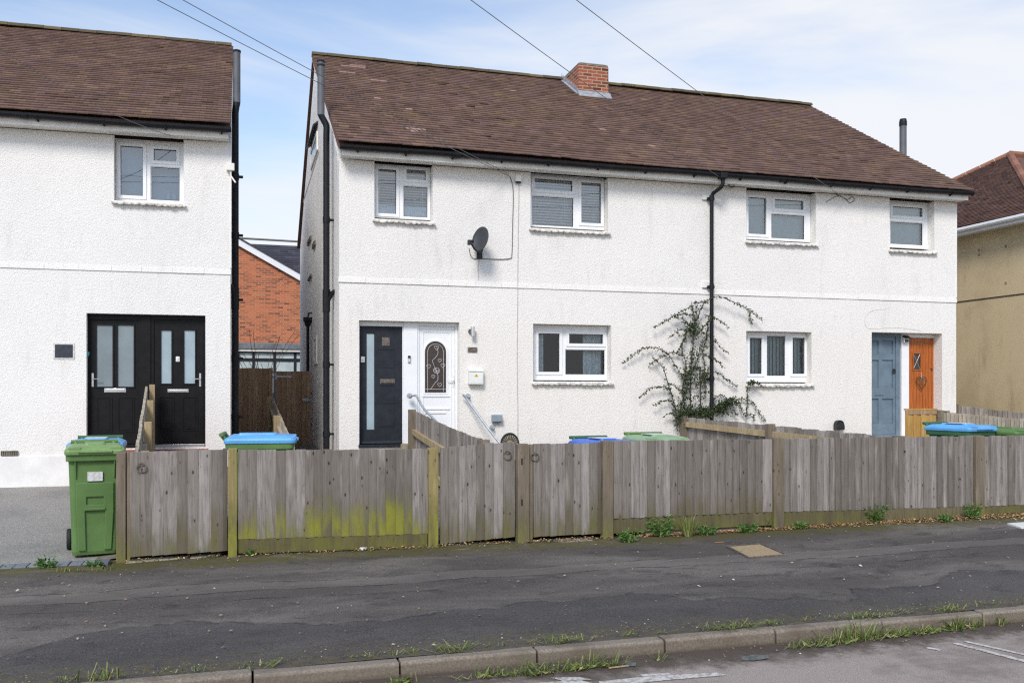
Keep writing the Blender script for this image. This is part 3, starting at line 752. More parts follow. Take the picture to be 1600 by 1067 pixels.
def eaves(parent, x0, x1, z, y_out, side_end=(True, True), mats=('upvc_old', 'gutter')):
    """white fascia and soffit, black half-round gutter on brackets; z = soffit underside"""
    b = MB(); b.box(x0, x1, y_out, y_out + .022, z, z + .15); b.box(x0, x1, y_out + .0225, .02, z + .012, z + .026)
    b.build('fascia', M[mats[0]], parent, bevel=.003)
    g = MB(); r = .058; yc, zc = y_out - r - .006, z + .135
    n = int((x1 - x0) / .5)
    prof_o = [(yc + r * math.cos(a), zc + r * math.sin(a)) for a in [math.pi + math.pi * k / 10 for k in range(11)]]
    prof_i = [(yc + (r - .006) * math.cos(a), zc + (r - .006) * math.sin(a)) for a in [2 * math.pi - math.pi * k / 10 for k in range(11)]]
    prof = [(yc - r - .003, zc + .012)] + prof_o + [(yc + r + .003, zc + .012), (yc + r - .005, zc + .012)] + prof_i + [(yc - r + .005, zc + .012)]
    xs = [x0 - .04 + (x1 - x0 + .08) * k / n for k in range(n + 1)]
    rings = [[(x, p, q + .008 * math.sin(x * 1.1) - .004 * math.sin(x * 2.9)) for p, q in prof] for x in xs]
    g.loft(rings)
    for x in (x0 - .041, x1 + .041):
        g.prism([(p, q) for p, q in prof_o] + [(yc + r, zc + .012), (yc - r, zc + .012)], x - .004, x + .004, 'x')
    o = g.build('gutter', M[mats[1]], parent, smooth=False)
    x = x0 + .25
    while x < x1:
        k = MB()
        k.prism([(yc + (r + .008) * math.cos(a), zc + (r + .008) * math.sin(a)) for a in [math.pi + math.pi * q / 8 for q in range(9)]], x - .016, x + .016, 'x')
        k.box(x - .012, x + .012, y_out - .03, y_out - .001, z + .055, z + .10)
        k.box(x - .011, x + .011, yc, y_out - .001, zc - r - .014, zc - r - .002)
        k.build('gutter_bracket', M[mats[1]], o)
        x += .9 + R(-.12, .12)
    x = x0 + 1.9
    while x < x1:
        k = MB(); k.prism([(yc + (r + .006) * math.cos(a), zc + (r + .006) * math.sin(a)) for a in [math.pi + math.pi * q / 8 for q in range(9)]], x - .05, x + .05, 'x'); x += 3.1
        k.build('gutter_joint', M[mats[1]], o)
    return o

def string_course(parent, x0, x1, z, mat='render'):
    b = MB(); x = x0
    while x < x1:
        c = min(x1, x + .46 + R(-.03, .03)); d = R(-.003, .003)
        b.hexa([(x, -.017 + d, z), (c - .003, -.017 + d, z), (c - .003, .02, z), (x, .02, z), (x, -.006 + d, z + .085), (c - .003, -.006 + d, z + .085), (c - .003, .02, z + .085), (x, .02, z + .085)])
        x = c
    return b.build('string_course', M[mat], parent)

def pent(b, x0, x1, dep, zb, ze, zr):
    """gable wall: pentagon between x0 and x1"""
    b.prism([(0.29, zb), (dep, zb), (dep, ze), (dep / 2, zr), (0.29, ze + (zr - ze) * .29 / (dep / 2))], x0, x1, 'x')

# ================================================================ MAIN PAIR OF HOUSES
XR = W.front(1494, 500)[0]
DEP = 10.2
main = thing('semi_detached_house', 'wide white roughcast house in the middle with four front doors and a brick chimney', 'house', (0, 0, 0))
ZS = W.front(700, 255, -.26)[1]           # soffit
ZS = (W.front(560, 248, -.26)[1] + W.front(1400, 302, -.26)[1]) / 2
YE, ZE = -.40, ZS + .17                   # tile edge at the eaves
YRG = DEP / 2; ZRG = (W.front(487, 90, YRG)[1] + W.front(1268, 165, YRG)[1]) / 2
ZB = -.2
def op_of(l, t, r, b_, S=W, top=None):
    u0, z0, u1, z1 = S.rect(l, t, r, b_, 0)
    return (u0, z0, u1, top if top else z1)
ops = {}
for k, q in dict(W1=(585, 249, 676, 344), W2=(829, 265, 950, 359), W3=(1166, 290, 1275, 378), W4=(1390, 305, 1460, 391)).items(): ops[k] = op_of(*q, top=ZS)
for k, q in dict(W5=(833, 507, 955, 596), W6=(1166, 518, 1268, 599), D12=(561, 502, 718, 698), D34=(1362, 520, 1472, 684)).items(): ops[k] = op_of(*q)
b = MB(); b.holed(0, XR, ZB, ZS, list(ops.values()), 0, .29)
wall = b.build('wall', M['render'], main)
# plain inner lining, gables, back
b = MB()
zrw = ZRG - .16
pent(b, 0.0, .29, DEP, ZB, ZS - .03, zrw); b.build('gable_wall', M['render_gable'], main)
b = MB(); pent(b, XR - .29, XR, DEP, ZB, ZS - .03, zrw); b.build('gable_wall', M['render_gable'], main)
b = MB(); b.box(.2905, XR - .2905, DEP - .29, DEP, ZB, ZS); b.build('back_wall', M['render_left'], main)
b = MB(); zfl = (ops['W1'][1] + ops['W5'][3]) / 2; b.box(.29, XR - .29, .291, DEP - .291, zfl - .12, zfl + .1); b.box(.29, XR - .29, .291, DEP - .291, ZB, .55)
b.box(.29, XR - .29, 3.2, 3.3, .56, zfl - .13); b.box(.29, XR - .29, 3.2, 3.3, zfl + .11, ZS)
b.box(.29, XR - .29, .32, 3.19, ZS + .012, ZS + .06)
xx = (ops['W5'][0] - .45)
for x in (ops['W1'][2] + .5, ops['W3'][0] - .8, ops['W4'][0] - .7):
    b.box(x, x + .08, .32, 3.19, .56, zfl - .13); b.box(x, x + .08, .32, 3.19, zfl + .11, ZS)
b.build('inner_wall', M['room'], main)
ZC = (W.front(535, 437)[1] + W.front(1490, 469)[1]) / 2
string_course(main, -.012, XR + .012, ZC - .045)
eaves(main, .02, XR + .06, ZS, -.26)
# roof
b = MB()
x0r, x1r = -.06, XR + .08
Ch = [W.front(903, 150, 3.9), W.front(951, 150, 3.9)]
pt = roof_tiles(b, x0r, x1r, YE, ZE, YRG, ZRG, sag=.018)
roof = b.build('roof', M['tile'], main)
b = MB(); dz = -.03
b.prism([(YE + .05, ZE + dz + .01), (YRG, ZRG + dz), (DEP + .4, ZE + dz + .01), (DEP + .4, ZE + dz - .04), (YRG, ZRG + dz - .06), (YE + .05, ZE + dz - .04)], x0r + .004, x1r - .004, 'x')
b.build('roof_deck', M['tile_red'], roof)
b = MB(); ridge_tiles(b, x0r - .01, x1r + .01, YRG, ZRG + .045); b.build('ridge', M['ridge'], roof)
bl_, br_ = MB(), MB()     # mortar undercloak along both verges, with its crumbling white edge
for k in range(40):
    s0, s1 = k / 40, (k + 1) / 40
    y0, y1 = YE + .1 + (YRG - YE - .1) * s0, YE + .1 + (YRG - YE - .1) * s1; z0, z1 = ZE + (ZRG - ZE) * (y0 - YE) / (YRG - YE), ZE + (ZRG - ZE) * (y1 - YE) / (YRG - YE)
    d = R(.0, .05)
    for b, xx0, xx1 in ((bl_, x0r + .006, -.001), (br_, XR + .001, x1r - .006)):
        b.hexa([(xx0, y0, z0 - .10 - d), (xx1, y0, z0 - .10 - d), (xx1, y1, z1 - .10 - d), (xx0, y1, z1 - .10 - d), (xx0, y0, z0 - .062), (xx1, y0, z0 - .062), (xx1, y1, z1 - .062), (xx0, y1, z1 - .062)])
bl_.build('verge_mortar', M['render_smooth'], roof); br_.build('verge_mortar', M['render_smooth'], roof)
# pale replacement tiles
L = math.hypot(YRG - YE, ZRG - ZE)
def roof_s(px, py):
    # where a sight line meets the roof slope
    d = ray(px, py); n = Vector((0, -(ZRG - ZE), YRG - YE)); t = n.dot(Vector((0, YE, ZE)) - Vector((CX, CY, CZ))) / n.dot(d)
    p = Vector((CX, CY, CZ)) + d * t; return p.x, math.hypot(p.y - YE, p.z - ZE)
for px, py, n in ((537, 106, 3), (551, 105, 2), (534, 116, 2), (583, 128, 2), (590, 158, 1), (640, 176, 1), (641, 208, 2), (648, 212, 1), (802, 144, 1), (1019, 230, 1), (944, 206, 1), (1006, 157, 1)):
    x, s = roof_s(px, py); s = round(s / (L / int(L / .15))) * (L / int(L / .15))
    for k in range(n):
        b = MB(); xa = x + k * .174 - .06; wv = .165 if n > 1 else .12
        vs = [pt(xa, s - .008, .024), pt(xa + wv, s - .008, .024), pt(xa + wv, s + .13, .016), pt(xa, s + .13, .016), pt(xa, s - .008, .045), pt(xa + wv, s - .008, .045), pt(xa + wv, s + .13, .026), pt(xa, s + .13, .026)]
        b.hexa(vs); b.build('replacement_tile', M['tile_pale'], roof)
# chimney astride the ridge
xf, sf = roof_s(926, 151)
yfr = YE + (YRG - YE) * sf / L; zfr = ZE + (ZRG - ZE) * sf / L
xa, ztop = W.front(904, 97, yfr); xb, _ = W.front(951, 101, yfr)
b = MB(); b.box(xa, xb, yfr, 2 * YRG - yfr, zfr - .5, ztop - .05); 
ch = b.build('chimney', M['brick_chim'], roof, bevel=.012)
b = MB(); b.box(xa + .01, xb - .01, yfr + .01, 2 * YRG - yfr - .01, ztop - .05, ztop - .02); b.hexa([(xa + .0, yfr + .0, ztop - .021), (xb, yfr, ztop - .021), (xb, 2 * YRG - yfr, ztop - .021), (xa, 2 * YRG - yfr, ztop - .021), (xa + .06, yfr + .06, ztop + .02), (xb - .06, yfr + .06, ztop + .02), (xb - .06, 2 * YRG - yfr - .06, ztop + .02), (xa + .06, 2 * YRG - yfr - .06, ztop + .02)])
b.build('chimney_cap', M['concrete'], ch, bevel=.01)
b = MB(); sl = (ZRG - ZE) / (YRG - YE)
b.prism([(yfr - .12, zfr - .12 * sl - .0), (yfr - .12, zfr - .12 * sl + .035), (yfr - .008, zfr + .11), (yfr - .008, zfr - .05)], xa - .03, xb + .03, 'x')
for k in range(9):      # stepped side flashing
    ya = yfr + (YRG - yfr) * k / 9; yb = yfr + (YRG - yfr) * (k + 1) / 9; za, zb = zfr + sl * (ya - yfr), zfr + sl * (yb - yfr)
    for xs_ in (xa - .012, xb + .002):
        b.hexa([(xs_, ya, za - .04), (xs_ + .010, ya, za - .04), (xs_ + .010, yb, zb - .04), (xs_, yb, zb - .04), (xs_, ya, za + .10), (xs_ + .010, ya, za + .10), (xs_ + .010, yb - .01, za + .25), (xs_, yb - .01, za + .25)])
    b.hexa([(xa - .05, ya, za + .012), (xa - .003, ya, za + .012), (xa - .003, yb, zb + .012), (xa - .05, yb, zb + .012), (xa - .05, ya, za + .045), (xa - .003, ya, za + .06), (xa - .003, yb, zb + .06), (xa - .05, yb, zb + .045)])
b.build('flashing', M['lead'], ch)

# windows
def frz(t, b_, xm, v=.18): return (W.front(xm, t, v)[1], W.front(xm, b_, v)[1])
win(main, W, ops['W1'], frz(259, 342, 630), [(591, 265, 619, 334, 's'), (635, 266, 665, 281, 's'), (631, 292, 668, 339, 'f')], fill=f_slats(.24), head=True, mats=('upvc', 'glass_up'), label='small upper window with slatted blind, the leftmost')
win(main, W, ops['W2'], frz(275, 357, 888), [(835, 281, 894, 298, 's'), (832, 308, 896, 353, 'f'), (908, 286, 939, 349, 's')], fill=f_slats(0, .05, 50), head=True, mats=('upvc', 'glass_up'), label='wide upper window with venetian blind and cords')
win(main, W, ops['W3'], frz(303, 376, 1215), [(1169, 309, 1197, 366, 's'), (1210, 313, 1255, 327, 's'), (1206, 336, 1257, 373, 'f')], fill=f_plain('blind_reflect_teal'), head=True, mats=('upvc', 'glass_up'), label='upper window beside the downpipe with plain teal panes')
win(main, W, ops['W4'], frz(318, 388, 1420), [(1394, 324, 1441, 338, 's'), (1392, 348, 1442, 382, 'f')], fill=f_plain('blind_reflect_teal'), head=True, mats=('upvc', 'glass_up'), label='narrow upper window over the blue and orange doors')
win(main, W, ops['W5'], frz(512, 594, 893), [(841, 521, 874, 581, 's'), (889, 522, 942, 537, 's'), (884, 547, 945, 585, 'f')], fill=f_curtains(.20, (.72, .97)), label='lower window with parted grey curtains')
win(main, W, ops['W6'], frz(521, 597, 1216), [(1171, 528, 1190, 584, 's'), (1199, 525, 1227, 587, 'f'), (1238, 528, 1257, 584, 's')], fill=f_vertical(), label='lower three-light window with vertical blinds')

# left pair of doors: anthracite and white
u0, z0, u1, z1 = ops['D12']; V = .14
def wr(l, t, r, b_, v=V): return W.rect(l, t, r, b_, v)
step = MB(); step.box(u0 - .1, u1 + .1, -.9, -.002, -.1, z0 - .03); step.build('doorstep', M['concrete'], main, bevel=.01)
d1 = wr(566, 510, 628, 690); d2 = wr(655, 510, 711, 699)
r1 = (u0 + .03, z0 + .05, W.front(628.5, 600, V)[0], d1[3])
xm0, xm1 = W.front(630, 600, V)[0], W.front(652, 600, V)[0]
# dark door
leaf = MB(); gl = wr(573, 521, 585, 671); 
leaf.holed(r1[0], r1[2], r1[1], r1[3], [gl], V + .02, V + .065)
for (t_, b_) in ((523, 547), (550, 575), (578, 603), (606, 631), (634, 667)):
    q = wr(591, t_, 617, b_); leaf.box(q[0], q[2], V + .013, V + .0195, q[1] + .008, q[3] - .008)
d = leaf.build('door', M['door_anth'], main, bevel=.004); d['label'] = 'dark anthracite door with a tall narrow frosted strip'
b = MB(); b.holed(u0 + .003, xm0 + .0, z0 + .001, z1 - .003, [(r1[0] - .003, z0 + .0015, r1[2] + .003, r1[3] + .004)], V, V + .08); b.box(xm0 + .001, xm1 - .001, V - .02, V + .079, z0, z1 - .003); b.build('door_frame', M['upvc'], d, bevel=.003)
b = MB(); b.box(gl[0] - .003, gl[2] + .003, V + .035, V + .045, gl[1] - .003, gl[3] + .003); b.build('pane', M['frost'], d)
q = wr(594, 592, 617, 599); letter_plate(d, q[0], q[1], q[2], q[3], V + .02, 'rust')
q = wr(597, 527, 609, 540); b = MB(); b.box(q[0], q[2], V + .005, V + .0125, q[1], q[3]); b.build('number_plate', M['rust'], d)
q = wr(564, 557, 570, 566); b = MB(); b.box(q[0], q[2], V + .0, V + .0195, q[1], q[3]); b.tube([((q[0] + q[2]) / 2, V + .0, (q[1] + q[3]) / 2), ((q[0] + q[2]) / 2, V - .03, (q[1] + q[3]) / 2)], .016, 10); b.build('handle', M['steel'], d)
b = MB(); b.box(u0 - .01, xm0 + .03, -.03, V + .03, z0 - .0, z0 + .046); b.hexa([(r1[0] + .01, V - .02, r1[1] + .01), (r1[2] - .01, V - .02, r1[1] + .01), (r1[2] - .01, V + .019, r1[1] + .01), (r1[0] + .01, V + .019, r1[1] + .01), (r1[0] + .01, V + .006, r1[1] + .05), (r1[2] - .01, V + .006, r1[1] + .05), (r1[2] - .01, V + .019, r1[1] + .05), (r1[0] + .01, V + .019, r1[1] + .05)])
b.build('door_cill', M['door_anth'], d, bevel=.003)
# white door with arched leaded light
r2 = (d2[0], z0 + .05, d2[2], d2[3])
leaf = MB(); leaf.box(r2[0], r2[2], V + .02, V + .065, r2[1], r2[3])
q = wr(661, 519, 699, 609); ring_rect(leaf, (r2[0] + .075, r2[1] + .14, r2[2] - .075, r2[3] - .10), .012, V + .010, V + .0195)
ag = wr(664, 533, 697, 613)
acx = (ag[0] + ag[2]) / 2; arr = (ag[2] - ag[0]) / 2; spr = ag[3] - arr
def arch(grow=0.0, y=0.0, n=14):
    p = [(acx - arr - grow, ag[1] - grow), (acx + arr + grow, ag[1] - grow)]
    p += [(acx + (arr + grow) * math.cos(math.pi * k / n), spr + (arr + grow) * math.sin(math.pi * k / n)) for k in range(n + 1)]
    return p
leaf.prism(arch(.04), V + .012, V + .0195, 'y'); leaf.prism(arch(.022), V + .006, V + .0115, 'y')
for t_, l_, r_ in ((617, 660, 703), (637, 661, 703), (643, 664, 697)):
    q = wr(l_, t_, r_, t_ + 3); leaf.box(q[0], q[2], V + .004, V + .0195, q[1], q[3])
d = leaf.build('door', M['upvc'], main, bevel=.003); d['label'] = 'white door with an arched dark leaded light'
b = MB(); b.holed(xm1 + .0005, u1 - .003, z0 + .001, z1 - .003, [(r2[0] - .003, z0 + .0015, r2[2] + .003, r2[3] + .003)], V, V + .08); b.build('door_frame', M['upvc'], d, bevel=.003)
b = MB(); b.prism(arch(), V + .002, V + .0055, 'y'); b.build('pane', M['brown_glass'], d)
def dp(px, py, off=-.001): x, z = W.front(px, py, V); return (x, V + off, z)
b = MB(); r_ = .0045
b.tube([dp(668, 612), dp(668, 548)] + [(acx + arr * .74 * math.cos(a), V - .001, spr + arr * .74 * math.sin(a)) for a in [math.pi - math.pi * k / 12 for k in range(13)]] + [dp(693, 548), dp(693, 612)], r_, 5)
b.tube([dp(664, 608), dp(697, 608)], r_, 5)
b.tube(bez([dp(673, 608), dp(680, 598), dp(684, 594), dp(684, 585), dp(681, 578), dp(677, 568), dp(676, 563), dp(680, 559), dp(684, 553), dp(684, 547), dp(682, 541)]), r_, 5)
def heart(px, py, s):
    pts = []
    for k in range(14):
        a = 2 * math.pi * k / 14; x = 16 * math.sin(a) ** 3; y = 13 * math.cos(a) - 5 * math.cos(2 * a) - 2 * math.cos(3 * a) - math.cos(4 * a)
        p = dp(px, py); pts.append((p[0] + x * s, V - .001, p[2] + y * s))
    b.tube(pts, r_ * .9, 5, closed=True)
for px, py, s in ((687, 563, .0020), (670, 572, .0024), (692, 571, .0024), (677, 588, .0020), (687, 601, .0023), (682, 543, .0026)): heart(px, py, s)
for k in range(3):
    p = dp(682, 579); b.ring((p[0] + (.012, -.02, .01)[k], V - .001, p[2] + (.02, .0, -.02)[k]), .032 - .004 * k, r_ * .9, 'y', 10, 5, .85)
b.ring(dp(682, 579), .055, r_ * .9, 'y', 9, 5, .9)
b.build('leading', M['came'], d)
q = wr(703, 594, 709, 608); lever(d, (q[0] + q[2]) / 2 + .03, q[3], V + .02, -1, mat='white_plastic')
# right pair: blue and orange
u0, z0, u1, z1 = ops['D34']; V = .22
xs0, xs1 = W.front(1406, 600, V)[0], W.front(1409, 600, V)[0]
xl, xo0, xo1 = W.front(1361, 600, V)[0], W.front(1420.5, 600, V)[0], W.front(1460, 600, V)[0]
zt = W.front(1400, 526, V)[1]
bl = (u0 + .03, z0 + .06, W.front(1400, 600, V)[0], zt)
leaf = MB(); pan = []
for l_, r_, t_, b_ in ((1364, 1374, 532, 553), (1381, 1399, 532, 553), (1364, 1374, 562, 606), (1381, 1399, 562, 606), (1364, 1374, 623, 662), (1381, 1399, 623, 662)):
    q = wr(l_, t_, r_, b_); pan.append((max(q[0], bl[0] + .05), q[1], q[2], q[3]))
wl = (bl[2] - bl[0]); xm = (bl[0] + bl[2]) / 2
pan = [(bl[0] + .055, p[1], xm - .04, p[3]) if i % 2 == 0 else (xm + .04, p[1], bl[2] - .055, p[3]) for i, p in enumerate(pan)]
leaf.holed(bl[0], bl[2], bl[1], bl[3], pan, V + .02, V + .045)
leaf.box(bl[0], bl[2], V + .0455, V + .06, bl[1], bl[3])
for p in pan: leaf.hexa([(p[0] + .012, V + .044, p[1] + .012), (p[2] - .012, V + .044, p[1] + .012), (p[2] - .012, V + .0454, p[1] + .012), (p[0] + .012, V + .0454, p[1] + .012), (p[0] + .012, V + .044, p[3] - .012), (p[2] - .012, V + .044, p[3] - .012), (p[2] - .012, V + .0454, p[3] - .012), (p[0] + .012, V + .0454, p[3] - .012)][:8])
d = leaf.build('door', M['door_blue'], main, bevel=.003); d['label'] = 'blue grey six-panel door'
b = MB(); b.holed(u0 + .003, xs0, z0, z1 - .003, [(bl[0] - .003, z0 + .055, bl[2] + .003, bl[3] + .003)], V, V + .08); b.build('door_frame', M['door_blue'], d, bevel=.003)
q = wr(1371, 611, 1386, 618); letter_plate(d, q[0], q[1], q[2], q[3], V + .02, 'door_blue')
p = W.front(1400, 580, V); b = MB(); b.ring((bl[2] - .05, V - .0, p[1]), .035, .009, 'y', 14, 6); b.tube([(bl[2] - .05, V + .02, p[1] + .03), (bl[2] - .05, V - .02, p[1] + .03)], .02, 10); b.build('door_knob', M['black_metal'], d)
orr = (xo0, z0 + .05, xo1, W.front(1440, 528, V)[1])
leaf = MB(); n = 7; wv = (orr[2] - orr[0] - .09) / n
q = wr(1433, 552, 1444, 577)
leaf.holed(orr[0], orr[2], orr[1], orr[3], [q], V + .03, V + .065)
leaf.box(orr[0], orr[0] + .045, V + .018, V + .0295, orr[1], orr[3]); leaf.box(orr[2] - .045, orr[2], V + .018, V + .0295, orr[1], orr[3])
top = [(orr[0] + .0455, orr[3])] + [(orr[0] + .0455 + (orr[2] - orr[0] - .091) * k / 8, orr[3] - .13 + .05 * math.sin(math.pi * k / 8)) for k in range(9)] + [(orr[2] - .0455, orr[3])]
leaf.prism(top[::-1], V + .018, V + .0295, 'y')
for k in range(n):
    xa_, xb_ = orr[0] + .045 + wv * k + .004, orr[0] + .045 + wv * (k + 1) - .004
    if xb_ < q[0] - .02 or xa_ > q[2] + .02: leaf.box(xa_, xb_, V + .023, V + .0295, orr[1], orr[3] - .13)
    else:
        leaf.box(xa_, xb_, V + .023, V + .0295, orr[1], q[1] - .025); leaf.box(xa_, xb_, V + .023, V + .0295, q[3] + .025, orr[3] - .13)
ring_rect(leaf, q, .024, V + .012, V + .0295)
d = leaf.build('door', M['door_oak'], main, bevel=.003); d['label'] = 'orange oak boarded door with a tiny window'
b = MB(); b.holed(xs1 - .004, u1 - .003, z0, z1 - .003, [(orr[0] - .003, z0 + .003, orr[2] + .003, orr[3] + .003)], V, V + .08); b.build('door_frame', M['upvc'], d, bevel=.003)
b = MB(); b.box(q[0] - .003, q[2] + .003, V + .035, V + .04, q[1] - .003, q[3] + .003); b.build('pane', M['brown_glass'], d)
b = MB(); b.tube([(q[0], V + .033, q[1]), ((q[0] + q[2]) / 2, V + .033, (q[1] + q[3]) / 2), (q[0], V + .033, q[3])], .004, 5); b.tube([(q[2], V + .033, q[1]), ((q[0] + q[2]) / 2, V + .033, (q[1] + q[3]) / 2), (q[2], V + .033, q[3])], .004, 5); b.build('leading', M['came'], d)
p = W.front(1458, 576, V); b = MB(); b.tube([(p[0] - .03, V + .018, p[1]), (p[0] - .03, V - .02, p[1])], .018, 10); b.build('handle', M['rust'], d)
step = MB(); step.box(u0 - .05, u1 + .05, -.7, -.002, -.1, z0 - .02); step.build('doorstep', M['concrete'], main, bevel=.01)

# pipes on the left gable and front
def pipe(parent, path, r, mat, name='downpipe', coll=(), n=12, axis='z'):
    b = MB(); b.tube(path, r, n)
    for c in coll:
        b.tube([(c[0], c[1], c[2] - .05), (c[0], c[1], c[2] + .05)], r + .008, n)
        b.box(c[0] - r - .03, c[0] + r + .03, c[1] + r * .2, c[1] + r + .055, c[2] - .02, c[2] + .02) if axis == 'front' else b.box(c[0], c[0] + r + .07, c[1] - .02, c[1] + .02, c[2] - .02, c[2] + .02)
    o = b.build(name, M[mat], parent, smooth=True)
    e = o.modifiers.new('edges', 'EDGE_SPLIT'); e.split_angle = math.radians(50)
    return o
def side_z(px, py, x): return W.side(px, py, x)
y1_, zt1 = W.side(510, 400, -.13)
ytop = y1_
xu = W.front(501.5, 140, ytop)[0]
zA = W.front(501, 98, ytop)[1]; zB_ = W.front(501, 176, ytop)[1]; zC_ = W.front(508, 200, ytop)[1]; zBot = W.front(508, 700, ytop)[1] - .3
pipe(main, [(xu, ytop, zB_ - .05), (xu, ytop, zA)], .062, 'pipe_grey', 'flue', [])
b = MB(); b.tube([(xu, ytop, zA), (xu, ytop, zA + .03), (xu, ytop, zA + .04)], [.07, .07, .05], 12); b.tube([(xu, ytop, zA - .07), (xu, ytop, zA - .04)], .068, 12); b.build('flue_cap', M['gutter'], main)
soil = pipe(main, bez([(xu, ytop, zB_ + .04), (xu, ytop, zB_ - .04), ((xu - .13) / 2, ytop, (zB_ + zC_) / 2), (-.13, ytop, zC_ + .03), (-.13, ytop, zC_ - .12)], 5) + [(-.13, ytop, zBot)], .055, 'gutter', 'soil_pipe', [(-.13, ytop, z) for z in (4.6, 3.35, 2.1, .9)])
b = MB(); zj = W.front(515, 462, ytop)[1]; b.tube([(-.13, ytop, zj - .14), (-.02, ytop - .1, zj + .06), (.02, ytop - .12, zj + .07)], .035, 10); b.tube([(-.13, ytop, zj - .28), (-.13, ytop, zj + .1)], .066, 12); b.build('pipe_branch', M['gutter'], soil)
y2_, _ = W.side(481, 560, -.09); zt2 = W.side(481, 510, -.09)[1]; zh = W.side(481, 496, -.09)[1]
pipe(main, [(-.09, y2_, 0.0), (-.09, y2_, zt2)], .034, 'gutter', 'waste_pipe', [(-.09, y2_, z) for z in (1.6, .9)])
b = MB(); b.loft([[(-.09 + sx * a, y2_ + sy * a, z) for sx, sy in ((-1, -1), (1, -1), (1, 1), (-1, 1))] for a, z in ((.05, zt2), (.085, zt2 + .12), (.10, zt2 + .13), (.10, zh))]); b.tube([(.0, y2_, zh + .1), (-.07, y2_, zh + .1), (-.09, y2_, zh - .02)], .02, 8); b.build('rain_hopper', M['gutter'], main)
# gable windows and grubby openings
def gable_win(l, t, r, b_, nm, fr=True):
    ya, za = W.side(r, t, 0); yb, zb = W.side(l, b_, 0); 
    g = MB(); g.box(-.03, -.001, ya - .04, yb + .04, zb - .05, zb - .0); g.holed(0, 1, 0, 1, [], 0, .001) if False else None
    o = MB(); X0 = -.012
    # frame ring on the gable face
    for (a, c, d_, e) in ((ya, yb, zb, zb + .05), (ya, yb, za - .05, za), (ya, ya + .05, zb + .0505, za - .0505), (yb - .05, yb, zb + .0505, za - .0505)): o.box(X0 - .02, -.001, a, c, d_, e)
    w_ = o.build('window', M['upvc_old'], main); g.build('sill', M['render_smooth'], w_)
    p = MB(); p.box(X0 - .004, -.0015, ya + .05, yb - .05, zb + .05, za - .05); p.build('pane', M['frost_dim'], w_)
    return w_
w_ = gable_win(487, 205, 497, 262, 'w'); w_['label'] = 'upper side window below a dark hood'
ya, za = W.side(497, 190, 0); yb, zb = W.side(486, 205, 0)
b = MB(); b.hexa([(-.11, ya - .0, za - .10), (-.001, ya - .0, za - .02), (-.001, yb + .0, za - .02), (-.11, yb + .0, za - .10), (-.11, ya - .0, za - .07), (-.001, ya - .0, za + .02), (-.001, yb + .0, za + .02), (-.11, yb + .0, za - .07)]); b.build('window_hood', M['black_metal'], w_)
ya, za = W.side(500, 245, 0)
b = MB(); b.tube([(-.02, ya, za + .1), (-.3, ya + .5, za - .85)], .012, 6); b.build('window_stay', M['steel'], w_)
w_ = gable_win(492, 525, 496, 566, 'w'); w_['label'] = 'small lower side window near the ground'
for l, t, r, b_ in ((482, 368, 487, 385), (490, 375, 494, 390), (483, 428, 488, 440)):
    ya, za = W.side(r, t, 0); yb, zb = W.side(l, b_, 0)
    b = MB(); b.box(-.03, -.001, ya, yb, zb, za); 
    for k in range(3): b.box(-.045, -.031, ya + .02, yb - .02, zb + (za - zb) * (k + .2) / 3, zb + (za - zb) * (k + .6) / 3)
    b.build('vent', M['concrete'], main)
# central downpipe
xg, zg = W.front(1128, 282, -.30); xd, _ = W.front(1112, 400, -.10); zb_ = .2
dpipe = pipe(main, bez([(xg, -.33, ZS + .08), (xg, -.33, ZS - .03), (xg - .02, -.30, ZS - .10), ((xg + xd) / 2, -.2, ZS - .14), (xd + .01, -.12, ZS - .19), (xd, -.10, ZS - .3)], 4) + [(xd, -.10, zb_)], .036, 'gutter', 'downpipe', [(xd, -.10, W.front(1112, y, -.1)[1]) for y in (310, 448, 592)], axis='front')
b = MB(); b.box(xg - .07, xg + .07, -.40, -.27, ZS + .05, ZS + .16); b.build('gutter_outlet', M['gutter'], dpipe, bevel=.01)
for py in (308, 445):
    zz = W.front(1108, py)[1]; b = MB(); b.box(xd - .15, xd + .06, -.035, -.001, zz - .06, zz + .05); b.build('pipe_block', M['render_smooth'], dpipe)
# far right flue rising behind the roof edge
yv, zv = W.side(1411, 243, XR + .14); zt_ = W.side(1411, 190, XR + .14)[1]
pipe(main, [(XR + .14, yv, 1.0), (XR + .14, yv, zt_)], .075, 'pipe_grey', 'flue')
b = MB(); b.tube([(XR + .14, yv, zt_ - .10), (XR + .14, yv, zt_ - .02), (XR + .14, yv, zt_ + .05)], [.083, .083, .07], 12); b.build('flue_cap', M['gutter'], main)
# smooth bead down the right corner, render patch joints
b = MB(); b.box(XR - .004, XR + .014, -.008, .05, ZC + .06, ZS - .002); b.build('corner_bead', M['render_smooth'], main)
# plaster lintel cracks: thin caulk line round the right door head
b = MB()
p = [W.front(*q) for q in ((1385, 483), (1362, 486), (1352, 497), (1353, 510), (1364, 514), (1400, 512), (1440, 517))]
b.tube(bez([(x, -.0, z) for x, z in p], 4), .004, 5); b.build('render_crack', M['cable_pale'], main)

